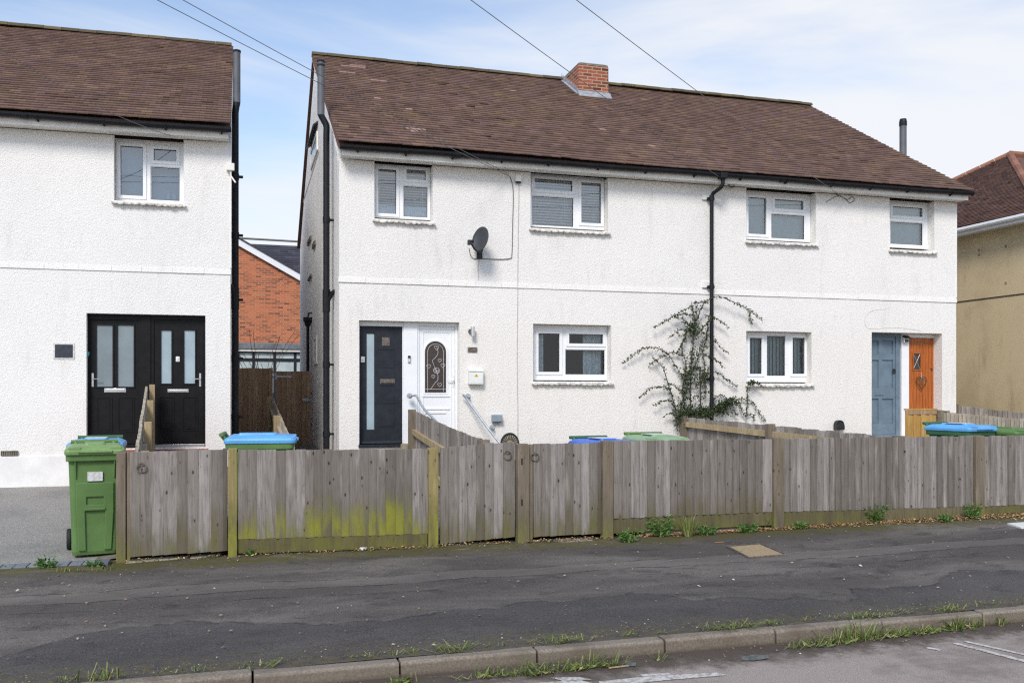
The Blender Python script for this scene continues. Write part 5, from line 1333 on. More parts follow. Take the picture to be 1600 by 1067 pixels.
# new boards in front of the oak door
pa, pb = W.front(1414, 641, -1.6), W.front(1462, 640, -1.6)
o = Vector((pa[0], -1.6, gar_z(pa[0], -1.6)))
g = thing('timber_screen', 'short screen of fresh yellow boards in front of the orange door', 'screen', o)
b = MB(); feather(b, 0, pb[0] - pa[0], lambda x: pa[1] - o.z, lambda x: 0.0, 0, .17, random.Random(3), jag=.002); b.build('board_panel', M['wood_new'], g)
b = MB(); b.box(-.01, pb[0] - pa[0] + .01, -.032, .02, pa[1] - o.z + .002, pa[1] - o.z + .03); b.build('capping', M['wood_new'], g)
b = MB(); b.box(0, pb[0] - pa[0], -.030, -.021, pa[1] - o.z - .07, pa[1] - o.z - .004); b.build('batten', M['wood_brown'], g)
b = MB(); b.box(pb[0] - pa[0] + .012, pb[0] - pa[0] + .13, -.05, .05, -.1, pa[1] - o.z + .0); b.build('post', M['post'], g, bevel=.004)
# boundary fence right of the oak door, and the neighbour's fence behind it
pA = W.front(1470, 644, -1.5); pB = W.front(1640, 661, -3.8)
run_fence('yard_fence', 'low grey fence rising behind the right-hand wheelie bins', (pA[0], -1.5), (pB[0] - .0, -4.2), pA[1], W.front(1640, 661, -4.2)[1], H=.95, mat='wood_pale', posts=2, rail_side=1, seed=47, zbA=.3, zbB=.15, rq=(.72,))
pA = W.front(1490, 633, 2.2); pB = W.front(1640, 650, .6)
run_fence('side_fence', 'grey fence at the foot of the tan wall with a stub post', (pA[0], 2.2), (pB[0], .6), pA[1], pB[1], H=1.1, mat='fence', posts=2, rail_side=-1, seed=49, zbA=.3, zbB=.3)
# alley: tall brown fence, brown gate, low pale fence
pA = W.front(372, 575, 5.5); pB = W.front(424, 577, 5.5); gx = W.front(478, 577, 5.5)[0]
g = thing('alley_fence', 'tall dark brown fence closing the left half of the alley', 'fence', (pA[0] - .3, 5.5, .3))
b = MB(); feather(b, 0, pB[0] - pA[0] + .24, lambda x: pA[1] - .3, lambda x: 0, 0, .10, random.Random(4)); b.build('board_panel', M['wood_brown'], g)
b = MB(); b.box(pB[0] - pA[0] + .245, pB[0] - pA[0] + .33, -.06, .04, -.1, pB[1] - .3 + .03); b.build('post', M['wood_brown'], g)
g = thing('alley_gate', 'dark brown boarded gate with a pale strap hinge in the alley', 'gate', (pB[0] + .10, 5.6, .3))
wgt = 0 - .05 - (pB[0] + .10)
b = MB(); feather(b, 0, wgt, lambda x: pB[1] - .34, lambda x: .04, 0, .11, random.Random(6)); b.build('board_panel', M['wood_brown'], g)
zh_ = W.front(440, 588, 5.5)[1] - .3
b = MB(); b.box(.0, .34, -.032, -.0215, zh_ - .022, zh_ + .018); b.box(-.03, .02, -.035, -.022, zh_ - .07, zh_ + .07); b.build('strap_hinge', M['galv'], g)
b = MB(); z_ = W.front(465, 625, 5.5)[1] - .3; b.box(wgt - .18, wgt - .04, -.04, -.0215, z_ - .03, z_ + .03); b.tube([(wgt - .2, -.05, z_), (wgt - .02, -.05, z_)], .01, 6); b.build('bolt', M['galv'], g)
pA = W.front(427, 622, 4.8); pB = W.front(464, 694, -3.2)
run_fence('alley_divider', 'low pale sagging fence leading up the alley to the brown gate', (pA[0], 4.8), (pB[0], -2.6), pA[1], W.front(466, 698, -2.6)[1], H=1.0, mat='wood_pale', posts=3, rail_side=-1, seed=51, zbA=.4, zbB=.2, rmat='wood_pale', pmat='wood_rail', wv=.13)

# ================================================================ WHEELIE BINS
def rrect(w_, d_, z, r, cy=0.0, n=4):
    pts = []
    for cx_, cy_, a0 in ((w_ / 2 - r, d_ / 2 - r, 0), (-w_ / 2 + r, d_ / 2 - r, 90), (-w_ / 2 + r, -d_ / 2 + r, 180), (w_ / 2 - r, -d_ / 2 + r, 270)):
        for k in range(n + 1):
            a = math.radians(a0 + 90 * k / n); pts.append((cx_ + r * math.cos(a), cy + cy_ + r * math.sin(a), z))
    return pts
def wheelie_bin(x, y, z, rz, body, lid, label, sticker=None, grp='wheelie bins', lid_sticker=False, hinge=None, scale=1.0):
    g = thing('wheelie_bin', label, 'wheelie bin', (x, y, z), rz, grp)
    b = MB()
    b.loft([rrect(.44, .48, .015, .04, -.03), rrect(.46, .50, .05, .045, -.03), rrect(.475, .53, .30, .05, -.015), rrect(.52, .60, .86, .05, 0), rrect(.525, .61, .90, .05, 0), rrect(.575, .68, .905, .05, 0), rrect(.58, .69, .985, .05, 0), rrect(.54, .65, .985, .04, 0)])
    # front: raised cheeks leave a sunk central channel and a grip notch under the comb bar
    def fy(zz): return -.279 - max(0, zz - .3) * .038
    k0 = len(b.v)
    b.holed(-.185, .185, .06, .70, [(-.10, .06, .10, .43), (-.085, .49, .085, .565)], -.020, 0.0)
    b.v[k0:] = [(x * (.86 + .14 * min(1, z_ / .43)), y + fy(z_), z_) for x, y, z_ in b.v[k0:]]
    k0 = len(b.v); b.box(-.105, .105, -.032, -.0, .436, .462); b.v[k0:] = [(x, y + fy(z_), z_) for x, y, z_ in b.v[k0:]]
    for s in (-1, 1):
        b.hexa([(s * .19 - .006, -.312, .74), (s * .19 + .006, -.312, .74), (s * .19 + .006, -.28, .74), (s * .19 - .006, -.28, .74), (s * .195 - .006, -.335, .906), (s * .195 + .006, -.335, .906), (s * .195 + .006, -.28, .906), (s * .195 - .006, -.28, .906)])
    body_o = b.build('body', M[body], g, bevel=.008)
    b = MB()
    # lid: skirted, slightly domed, with a raised centre and a front lip handle
    b.loft([rrect(.60, .72, .965, .05, -.005), rrect(.605, .725, .998, .05, -.005), rrect(.585, .70, 1.018, .05, -.005), rrect(.50, .60, 1.042, .06, 0.0), rrect(.46, .55, 1.046, .06, 0.02)])
    b.loft([rrect(.22, .40, 1.03, .03, .03), rrect(.20, .38, 1.064, .03, .03)])
    for s in (-1, 1): b.loft([rrect(.11, .09, 1.015, .02, -.315), rrect(.10, .07, 1.035, .02, -.31)]) if False else b.box(s * .20 - .06, s * .20 + .06, -.36, -.28, 1.005, 1.036)
    b.hexa([(-.17, -.385, .985), (.17, -.385, .985), (.17, -.35, .985), (-.17, -.35, .985), (-.17, -.385, 1.004), (.17, -.385, 1.004), (.17, -.34, 1.016), (-.17, -.34, 1.016)])
    lid_o = b.build('lid', M[lid], g, bevel=.012)
    if lid_sticker:
        b = MB(); b.box(-.13, .10, -.12, .14, 1.0645, 1.067); b.build('sticker', M['sticker'], lid_o)
    b = MB(); b.tube([(-.25, .385, 1.055), (.25, .385, 1.055)], .020, 10)
    for s in (-1, 1): b.tube([(s * .20, .33, .985), (s * .20, .385, 1.055)], .020, 8)
    b.build('handle', M[hinge or body], g)
    for s in (-1, 1):
        b = MB(); b.tube([(s * .245, .275, .105), (s * .292, .275, .105)], .103, 24); b.build('wheel', M['rubber'], g, bevel=.012)
    b = MB(); b.tube([(-.25, .275, .105), (.25, .275, .105)], .014, 8); b.build('axle', M['galv'], g)
    if sticker:
        b = MB(); b.hexa([(-.075, -.316, .715), (.075, -.316, .715), (.075, -.29, .715), (-.075, -.29, .715), (-.075, -.319, .80), (.075, -.319, .80), (.075, -.29, .80), (-.075, -.29, .80)]); b.build('sticker', M['sticker'], body_o)
    return g
q = floor_pt(142, 872, .07)
wheelie_bin(q.x - .01, q.y + .33, .075, math.radians(8), 'bin_green', 'bin_green_lid', 'green wheelie bin with a green lid standing on the drive edge left of the fence', True).scale = (.87, .92, 1)
q = W.front(146, 690, -4.9); wheelie_bin(q[0] + .02, -4.75, gar_z(-9, -4.75) - .005, math.radians(3), 'bin_dkgreen', 'bin_blue_lid', 'blue lidded bin mostly hidden behind the front green bin', lid_sticker=True).scale = (.9, .9, 1)
def rear_bin(px, py, y, rz, body, lid, label, **k):
    x, z = W.front(px, py, y); gz = z - 1.064
    return wheelie_bin(x, y, gz, rz, body, lid, label, **k)
rear_bin(408, 676, YF + .85, math.radians(86), 'bin_green', 'bin_blue_lid', 'green bin with a bright blue lid behind the algae stained fence')
rear_bin(942, 684, YF + .85, math.radians(5), 'bin_dkblue', 'bin_dkblue', 'all blue bin lid just left of the pale green lid behind the fence', lid_sticker=True, hinge='bin_dkgreen')
rear_bin(1024, 678, YF + .95, math.radians(-2), 'bin_dkgreen', 'bin_pale_lid', 'faded pale green bin lid by the foot of the climbing shrub', lid_sticker=True, hinge='bin_green')
rear_bin(1500, 661, YF + 1.1, math.radians(12), 'bin_dkgreen', 'bin_blue_lid', 'dark green bin with a blue lid below the orange door', lid_sticker=True)
rear_bin(1575, 667, YF + .95, math.radians(8), 'bin_dkgreen', 'bin_green', 'dark green bin with a green lid at the right edge')

# ================================================================ THINGS FIXED TO THE WALLS
def wall_thing(name, label, cat, px, py, S=W, y=0.0, group=None):
    x, z = S.front(px, py, y); X, Y = x, y
    if S is LS: X = S.ox + x * math.cos(S.a) - y * math.sin(S.a); Y = x * math.sin(S.a) + y * math.cos(S.a)
    return thing(name, label, cat, (X, Y, z), S.a if S is LS else 0, group), x, z
# satellite dish
g, x, z = wall_thing('satellite_dish', 'dark grey oval satellite dish on the wall between two upper windows', 'satellite dish', 749, 385)
b = MB(); b.box(-.05, .05, -.02, -.001, -.22, .0); b.tube(bez([(0, -.02, -.10), (0, -.16, -.10), (.0, -.20, -.02), (0, -.20, .08)], 5), .02, 8); b.build('bracket', M['black_metal'], g)
c = Vector((-.03, -.30, .05)); nrm = Vector((-1.0, -.62, .28)).normalized(); rt = Vector((0, 0, 1)).cross(nrm).normalized(); up = nrm.cross(rt)
b = MB(); rings = []
for k in range(7):
    rr = k / 6; rings.append([c + rt * (.185 * rr * math.cos(a)) + up * (.228 * rr * math.sin(a)) * (1.0 if math.sin(a) > 0 else .92) + nrm * (.055 * rr * rr) for a in [2 * math.pi * j / 32 for j in range(32)]])
rings[0] = [c + (p - c) * .0 + rt * (.004 * math.cos(2 * math.pi * j / 32)) + up * (.004 * math.sin(2 * math.pi * j / 32)) for j, p in enumerate(rings[0])]
b.loft(rings + [[p - nrm * .012 for p in r] for r in rings[::-1]], True, True)
b.build('dish', M['dish'], g, smooth=True)
tip = c + nrm * .25 - up * .14 + rt * .0
b = MB(); b.tube(bez([c - up * .20 - nrm * .02, c - up * .22 + nrm * .09, tip], 4), .013, 8); b.build('arm', M['black_metal'], g)
b = MB(); b.tube([tip + nrm * .03 + up * .02, tip - nrm * .05 + up * .05], [.03, .022], 12); b.box(tip.x - .05, tip.x - .005, tip.y - .04, tip.y + .03, tip.z - .03, tip.z + .05); b.build('receiver', M['black_metal'], g)
# junction box high on the wall
g, x, z = wall_thing('junction_box', 'small off white junction box beside the wide upper window', 'junction box', 809, 279)
b = MB(); b.loft([rrect(.10, .055, -.06, .012, -.028), rrect(.11, .06, -.04, .015, -.03), rrect(.11, .06, .03, .015, -.03), rrect(.08, .05, .055, .012, -.027)]); b.build('casing', M['upvc_old'], g)
b = MB(); b.box(-.045, .045, -.052, -.004, -.085, -.061); b.build('cable_gland', M['black_metal'], g)
# wall light
g, x, z = wall_thing('wall_light', 'small brushed cylinder wall light right of the white door', 'wall light', 737, 518)
b = MB(); b.tube([(-.02, -.001, .0), (-.02, -.03, .0)], .045, 16); b.box(-.035, -.005, -.07, -.03, -.02, .02); b.build('back_plate', M['rust'], g)
b = MB(); b.tube([(0, -.09, -.085), (0, -.09, .075)], .036, 16); b.build('shade', M['steel'], g)
# house plaques
g, x, z = wall_thing('house_plaque', 'small grey plaque between the wall light and the letter box', 'plaque', 738, 546.5)
b = MB(); b.box(-.085, .085, -.014, -.001, -.045, .045); b.build('plate', M['rust'], g, bevel=.003)
b = MB()
for q in ((-.07, .035), (.07, .035), (-.07, -.035), (.07, -.035)): b.tube([(q[0], -.0165, q[1]), (q[0], -.0141, q[1])], .006, 8)
b.build('screw', M['steel'], g)
g, x, z = wall_thing('house_plaque', 'dark square plaque with a pale border left of the black doors', 'plaque', 100, 548.5, LS)
b = MB(); b.box(-.15, .15, -.010, -.001, -.125, .125); b.build('border', M['sticker'], g, bevel=.003)
b = MB(); b.box(-.125, .125, -.016, -.0105, -.10, .10); b.build('plate', plain('dark_slate_plaque', (.03, .032, .045, 1), .4, var=.3, scale=20), g, bevel=.003)
# letter box
g, x, z = wall_thing('letter_box', 'white letter box on the wall with a yellow sticker', 'letter box', 742, 589)
b = MB(); b.prism([(-.105, -.125), (-.001, -.125), (-.001, .135), (-.06, .135), (-.105, .10)], -.125, .125, 'x'); b.build('casing', M['white_plastic'], g, bevel=.004)
b = MB(); b.hexa([(-.13, -.118, .093), (.13, -.118, .093), (.13, -.002, .137), (-.13, -.002, .137), (-.13, -.120, .101), (.13, -.120, .101), (.13, -.002, .146), (-.13, -.002, .146)]); b.build('flap', M['white_plastic'], g)
b = MB(); b.box(-.11, .11, -.109, -.1055, -.11, .07); b.build('front_door', M['white_plastic'], g, bevel=.002)
b = MB(); b.prism([(-.035, .0), (.035, .0), (.03, .035), (.0, .055), (-.03, .035)], -.111, -.1095, 'y'); b.build('sticker', M['yellow'], g)
b = MB(); b.tube([(0, -.1135, .038), (0, -.1112, .038)], .007, 8); b.box(-.02, .02, -.1128, -.1112, .010, .018); b.build('lock', M['black_metal'], g)
# doorbells
g, x, z = wall_thing('doorbell', 'grey video doorbell on the frame between the dark and the white door', 'doorbell', 639, 561, W, .12)
b = MB(); b.box(-.024, .024, -.026, -.001, -.06, .06); b.build('casing', M['steel'], g, bevel=.005)
b = MB(); b.box(-.022, .022, -.030, -.0265, .015, .058); b.build('camera_window', M['black_metal'], g)
b = MB(); b.tube([(0, -.031, -.025), (0, -.0265, -.025)], .013, 12); b.build('button', M['white_plastic'], g)
g, x, z = wall_thing('doorbell', 'black video doorbell right of the orange door', 'doorbell', 1468, 588, W, .2)
b = MB(); b.box(-.028, .028, -.026, -.001, -.065, .065); b.build('casing', M['black_metal'], g, bevel=.006)
b = MB(); b.tube([(0, -.03, -.03), (0, -.0265, -.03)], .016, 12); b.build('button', M['grey_plastic'], g)
g, x, z = wall_thing('doorbell', 'tiny turquoise doorbell on the left black door frame', 'doorbell', 137.5, 552, LS, .115)
b = MB(); b.box(-.022, .022, -.022, -.001, -.035, .025); b.build('casing', plain('turquoise_plastic', (.02, .38, .48, 1), .4), g, bevel=.006)
b = MB(); b.box(-.008, .008, -.02, -.001, -.055, -.036); b.build('button', M['grey_plastic'], g)
# security light
g, x, z = wall_thing('security_light', 'small black and white security light above the white post of the orange door', 'security light', 1414, 530, W, .2)
b = MB(); b.box(-.055, .055, -.05, -.004, -.07, .03); b.build('lens', M['white_plastic'], g, bevel=.008)
b = MB(); b.hexa([(-.07, -.10, .01), (.07, -.10, .01), (.06, -.003, .06), (-.06, -.003, .06), (-.07, -.10, .022), (.07, -.10, .022), (.06, -.003, .08), (-.06, -.003, .08)]); b.box(-.045, .045, -.054, -.0505, -.06, -.01); b.build('hood', M['black_metal'], g)
# heart wreath hanging on the orange door
g, x, z = wall_thing('heart_wreath', 'twig heart wreath hanging on the orange boarded door', 'wreath', 1439, 597, W, .21)
pts = []
for k in range(28):
    a = 2 * math.pi * k / 28; pts.append((16 * math.sin(a) ** 3 * .0078, -.012, (13 * math.cos(a) - 5 * math.cos(2 * a) - 2 * math.cos(3 * a) - math.cos(4 * a)) * .0090))
b = MB(); b.tube(pts, .008, 6, closed=True); b.tube([(p[0] * .96, p[1] - .006, p[2] * .97 + .004) for p in pts], .005, 5, closed=True); b.build('twig_heart', plain('dark_twigs', (.10, .05, .025, 1), .9, var=.5, scale=60), g)
b = MB(); b.tube([(0, -.012, .05), (0, -.012, .20)], .003, 5); b.build('ribbon', M['sticker'], g)
b = MB(); rnd = random.Random(4)
for k in range(26):
    c_ = Vector((rnd.uniform(-.05, .05), -.03 + rnd.uniform(-.015, .015), .045 + rnd.uniform(-.045, .035))); d_ = Vector((rnd.uniform(-1, 1), rnd.uniform(-.5, .1), rnd.uniform(-1, 1))).normalized() * .032; e_ = d_.cross(Vector((0, 1, .3))).normalized() * .012
    b.add([c_ - e_, c_ + d_ * .5 - e_ * .4, c_ + d_, c_ + d_ * .5 + e_], [(0, 1, 2, 3)])
b.build('posy', plain('grey_green_posy', (.10, .13, .11, 1), .8, var=.5, scale=40), g)
# black vent hood low on the right wall
g, x, z = wall_thing('vent_cowl', 'black vent cowl low on the wall left of the blue door', 'vent cowl', 1308, 663)
b = MB(); b.tube([(0, -.001, 0), (0, -.10, 0)], .085, 20); b.box(-.09, .09, -.12, -.001, -.10, -.0); b.build('cowl', M['black_metal'], g, bevel=.01)
b = MB(); b.ring((0, -.10, 0), .075, .012, 'y', 18, 6); b.build('rim', M['gutter'], g)
# outdoor socket
g, x, z = wall_thing('outdoor_socket', 'grey weatherproof socket box low on the wall right of the handrail', 'socket', 775, 653.5)
b = MB(); b.box(-.085, .085, -.075, -.001, -.07, .065); b.build('casing', M['grey_plastic'], g, bevel=.012)
b = MB(); b.hexa([(-.09, -.10, -.055), (.09, -.10, -.055), (.09, -.0755, -.055), (-.09, -.0755, -.055), (-.09, -.10, .06), (.09, -.10, .06), (.09, -.0755, .068), (-.09, -.0755, .068)]); b.build('lid', M['grey_plastic'], g, bevel=.008)
b = MB()
for s in (-.035, .03): b.tube([(s, -.04, -.071), (s, -.04, -.10)], .016, 8)
b.build('cable_gland', M['grey_plastic'], g)
# sunburst grille
g, x, z = wall_thing('wall_grille', 'half round sunburst grille low on the wall behind the second gate', 'grille', 796, 694)
b = MB(); arc = [(.16 * math.cos(math.pi * k / 16), -.02, .19 * math.sin(math.pi * k / 16)) for k in range(17)]; b.tube(arc, .014, 6)
for k in range(1, 12): a = math.pi * k / 12; b.tube([(.07 * math.cos(a), -.02, .08 * math.sin(a)), (.155 * math.cos(a), -.02, .18 * math.sin(a))], .006, 5)
b.build('spokes', M['black_metal'], g)
b = MB(); b.prism([(.155, 0)] + [(.155 * math.cos(math.pi * k / 12), .18 * math.sin(math.pi * k / 12)) for k in range(13)][1:], -.012, -.001, 'y'); b.build('backing', M['stone'], g)
# handrails either side of the white door
def rail_thing(label, pts, fl):
    o = Vector(pts[0]); g = thing('handrail', label, 'handrail', o, 0, 'grey handrails at the white door')
    L_ = [Vector(p) - o for p in pts]; b = MB(); b.tube(bez(L_, 5), .020, 10); b.build('rail', M['galv'], g, smooth=True)
    b = MB()
    for c in fl:
        c = Vector(c) - o; b.tube([c, c + Vector((0, .012, 0))], .048, 16); b.tube([c + Vector((0, .012, 0)), c + Vector((0, -.07, 0))], .022, 10)
    b.build('flange', M['galv'], g); return g
def q3(px, py, y): x, z = W.front(px, py, y); return (x, y, z)
rail_thing('grey handrail sloping down left of the white door above the fence', [q3(640, 618.5, -.02), q3(645, 618, -.10), q3(650, 618, -.16), q3(655, 626, -.45), q3(664, 640, -.8), q3(690, 668, -1.6), q3(716, 706, -2.4)], [(q3(640, 618.5, -.013))])
g2 = rail_thing('grey handrail sloping down the wall right of the white door', [q3(723, 616, -.12), q3(730, 624, -.12), q3(745, 645, -.22), q3(768, 676, -.40), q3(800, 716, -.65)], [q3(731, 619, -.013), q3(769, 668, -.013)])
# low concrete knob by the dark door
g, x, z = wall_thing('stone_block', 'small round stone block at the right foot of the dark door', 'stone', 633, 697, W, -.15)
b = MB(); b.tube([(0, 0, -.06), (0, 0, .03), (0, 0, .045)], [.075, .078, .06], 14); b.build('block', M['concrete'], g)

# ---- cables
POLE = Vector((CX - 18, CY - 24, 7.6))
def wall_cable(label, pts, r=.006, mat='cable_pale', y=-.012):
    P_ = [Vector(q3(*p, y)) if len(p) == 2 else Vector(q3(*p)) for p in pts]; o = P_[0].copy()
    b = MB(); b.tube(bez([p - o for p in P_], 5), r, 5); ob = b.build('wall_cable', M[mat]); ob.location = o; return tag(ob, label, 'cable')
wall_cable('thin cable looping down from the eaves to the satellite dish', [(797, 276), (801, 290), (802, 310), (801, 350), (800, 395), (796, 404), (770, 405), (748, 404), (740, 404), (735, 398), (733, 388, -.2)], .007, 'cable')
wall_cable('straight cable down the white wall from the junction box to the ground', [(811, 288), (810, 350), (809, 430), (809, 455), (808, 560), (809, 640), (809, 690)], .0055)
wall_cable('short cable hanging under the satellite dish', [(748, 404), (747, 420), (748, 437)], .006)
wall_cable('thin loose wire along the right upper wall under the eaves', [(1282, 287), (1300, 300), (1318, 309), (1325, 312), (1332, 307), (1335, 313), (1328, 317), (1322, 312), (1310, 306), (1290, 316)], .006, 'cable')
if False: wall_cable('thin wire below the loop on the right upper wall down past the doors', [(1335, 315), (1335, 380), (1334, 430), (1334, 468)], .004)
b = MB(); c = q3(1143, 288, -.10); b.ring((0, 0, 0), .062, .008, 'y', 22, 6); b.ring((.008, .014, .004), .058, .008, 'y', 22, 6); b.tube([(0, .0, .062), (-.05, .03, .11), (-.12, .05, .15)], .006, 5); o = b.build('cable_coil', M['black_metal']); o.location = c
tag(o, 'small black coil of cable beside the downpipe head', 'cable coil')
def overhead2(label, att, sky_pt, d_sky, sag=.12):
    """from the fixing on the wall up and out over the street, passing a point on the given sight line"""
    A = Vector(q3(*att)); Bp = Vector((CX, CY, CZ)) + ray(*sky_pt) * d_sky; d = (Bp - A); n = 48; o = A.copy(); pts = []
    T = 2.6
    for k in range(n + 1):
        t_ = T * k / n; p = A + d * t_; p.z += sag * (t_ * t_ - t_); pts.append(p - o)
    b = MB(); b.tube(pts, .0048, 5); ob = b.build('overhead_cable', M['cable']); ob.location = o; return tag(ob, label, 'cable')
overhead2('overhead cable reaching the wall above the satellite dish, the lower of its pair', (797, 276, -.03), (245, 0), 10.2)
overhead2('overhead cable reaching the wall above the satellite dish, the upper of its pair', (795, 272, -.03), (285, 0), 10.4)
overhead2('overhead cable crossing the ridge behind the brick chimney', (1126, 278, -.3), (735, 0), 10.2)
overhead2('overhead cable crossing the ridge right of the brick chimney', (1322, 312, -.03), (900, 0), 10.2)
overhead2('thin overhead cable reaching the left house eaves above its upper window', (272, 214, -.03), (150, 165), 12.5)

# ================================================================ PLANTS AND LITTER
def leaf_mat(name, stops, rough=.55):
    t = NT(name); r = t.island(); col = t.ramp(r, stops)
    return t.fin(col, rough, spec=.3)
M['leaf_dark'] = leaf_mat('dark_evergreen_leaves', [(0, (.014, .030, .012, 1)), (.5, (.034, .060, .020, 1)), (.9, (.065, .095, .030, 1)), (1, (.12, .08, .035, 1))])
M['leaf_weed'] = leaf_mat('bright_weed_leaves', [(0, (.035, .085, .015, 1)), (.5, (.075, .16, .030, 1)), (1, (.14, .24, .06, 1))])
M['grass'] = leaf_mat('mixed_grass_blades', [(0, (.06, .10, .02, 1)), (.5, (.13, .18, .04, 1)), (.85, (.24, .25, .08, 1)), (1, (.34, .28, .13, 1))])
M['twig'] = plain('brown_twigs', (.055, .038, .028, 1), .9, var=.4, scale=20)
M['litter'] = leaf_mat('dry_litter', [(0, srgb(96, 70, 46)), (.3, srgb(150, 112, 74)), (.6, srgb(186, 150, 104)), (.85, srgb(206, 180, 134)), (1, srgb(120, 58, 34))], .9)
M['fleck'] = leaf_mat('pale_flecks', [(0, srgb(104, 88, 68)), (.5, srgb(150, 130, 100)), (.88, srgb(170, 156, 130)), (1, srgb(206, 200, 188))], .9)
rnd = random.Random(11)
def rv(s=1.0): return Vector((rnd.uniform(-s, s), rnd.uniform(-s, s), rnd.uniform(-s, s)))
def leaf(b, c, d, ln, wd):
    d = d.normalized(); sd = d.cross(rv().normalized())
    if sd.length < 1e-3: sd = d.orthogonal()
    sd = sd.normalized() * wd / 2; n = d.cross(sd).normalized() * wd * .25
    b.add([c, c + d * ln * .5 - sd + n, c + d * ln, c + d * ln * .5 + sd + n], [(0, 1, 2, 3)])
# climbing cotoneaster on the wall
BR = [[(905, 880), (900, 790), (880, 700), (850, 600), (820, 510), (780, 470), (755, 440)],
      [(990, 800), (985, 640), (990, 500), (1000, 380), (1010, 240), (990, 130)],
      [(960, 790), (940, 640), (960, 500), (935, 400), (955, 330), (1000, 240)],
      [(1050, 790), (1045, 640), (1070, 520), (1060, 420), (1080, 330), (1090, 240), (1100, 200)],
      [(940, 570), (890, 490), (850, 430), (800, 400), (750, 390), (700, 400), (640, 440), (580, 490)],
      [(940, 440), (880, 420), (830, 440), (780, 470), (735, 505)], [(1000, 140), (930, 180), (870, 215), (820, 245), (770, 275)],
      [(1000, 200), (940, 195), (890, 210)], [(975, 260), (930, 220), (880, 215)], [(960, 300), (930, 285), (890, 310), (855, 335)], [(880, 680), (850, 635), (800, 625), (740, 640), (680, 695)],
      [(890, 720), (850, 705), (810, 715), (765, 740)], [(900, 800), (870, 780), (830, 800)],
      [(1010, 260), (1060, 140), (1110, 100), (1180, 95), (1240, 120), (1300, 150), (1360, 185), (1420, 235)],
      [(1335, 172), (1340, 215), (1350, 250)], [(1080, 200), (1140, 220), (1180, 245), (1210, 275)],
      [(1060, 300), (1120, 340), (1170, 395), (1205, 425)], [(1060, 430), (1140, 470), (1190, 515)], [(1050, 560), (1100, 540), (1150, 545), (1200, 580), (1265, 625)],
      [(1060, 790), (1150, 680), (1190, 690), (1240, 710), (1300, 700), (1350, 715), (1390, 770), (1430, 830)],
      [(1320, 790), (1325, 700), (1330, 620), (1370, 600), (1420, 625)], [(1270, 715), (1310, 800), (1330, 790), (1360, 790), (1365, 830)],
      [(1060, 510), (1000, 520), (960, 570), (940, 640)], [(1010, 640), (1040, 600), (1080, 560), (1100, 500)], [(1000, 700), (1050, 660), (1120, 660)], [(985, 560), (1030, 460), (1045, 380), (1090, 330)],
      [(900, 430), (940, 360), (970, 290)], [(1000, 340), (1040, 300), (1110, 215)], [(930, 760), (960, 640), (1000, 600), (1020, 560)], [(1005, 250), (1025, 170), (1010, 130)], [(850, 600), (890, 620), (930, 660), (980, 700)], [(1130, 790), (1180, 720), (1260, 690)],
      [(1090, 120), (1040, 125), (1005, 128)], [(1240, 760), (1270, 800)], [(1000, 500), (1045, 520), (1075, 600), (1070, 700)], [(1060, 390), (1110, 380), (1140, 350)]]
bx_, bz_ = W.front(1075, 668, -.12)
shrub = thing('climbing_shrub', 'sparse dark evergreen climbing shrub with arching shoots on the white wall behind the downpipe', 'shrub', (bx_, -.10, bz_ - .6))
O = Vector((bx_, -.10, bz_ - .6))
st = MB(); lf = MB(); k = 0
for br in BR:
    k += 1; rnd.seed(k); pts = []
    off = rnd.uniform(-.16, -.03)
    for i, (zx, zy) in enumerate(br):
        yy = off + rnd.uniform(-.02, .02)
        x, z = W.front(820 + zx / 3.81, 440 + zy / 3.81, yy - .03); pts.append(Vector((x, yy - .03, z)) - O)
    cv = bez(pts, 7); n = len(cv)
    main_ = k <= 4
    st.tube(cv, [(.011 if main_ else .006) * (1 - .65 * i / n) for i in range(n)], 5)
    for i in range(n - 1):
        seg = cv[i + 1] - cv[i]; m_ = max(1, int(seg.length / .0085))
        for q in range(m_):
            if rnd.random() < .05: continue
            c = cv[i] + seg * (q / m_); dd = seg.normalized() * .5 + rv(1.0)
            if main_ and i > n * .75 or not main_ or rnd.random() < .75: leaf(lf, c + rv(.016), dd, rnd.uniform(.032, .056), rnd.uniform(.020, .034))
# leafy base and thickets
for (zx, zy, sx, sy, cnt) in ((930, 790, 35, 60, 320), (1010, 780, 50, 40, 420), (1080, 775, 45, 30, 380), (1170, 750, 45, 35, 460), (1220, 718, 40, 18, 240), (1000, 280, 40, 45, 260), (970, 560, 30, 40, 120), (1000, 450, 30, 60, 120), (960, 640, 25, 60, 100), (1050, 570, 40, 60, 130), (1350, 600, 20, 8, 50), (950, 820, 40, 40, 200)):
    for _ in range(cnt):
        x, z = W.front(820 + (zx + rnd.gauss(0, sx * .6)) / 3.81, 440 + (zy + rnd.gauss(0, sy * .6)) / 3.81, -.12)
        c = Vector((x, rnd.uniform(-.22, -.03), z)) - O; leaf(lf, c, rv(), rnd.uniform(.034, .056), rnd.uniform(.020, .034))
st.tube([Vector((0, 0, -.1)), Vector((.05, -.02, .35)), Vector((-.02, -.03, .8))], [.03, .022, .014], 7)
st.build('stem', M['twig'], shrub); lf.build('foliage', M['leaf_dark'], shrub)
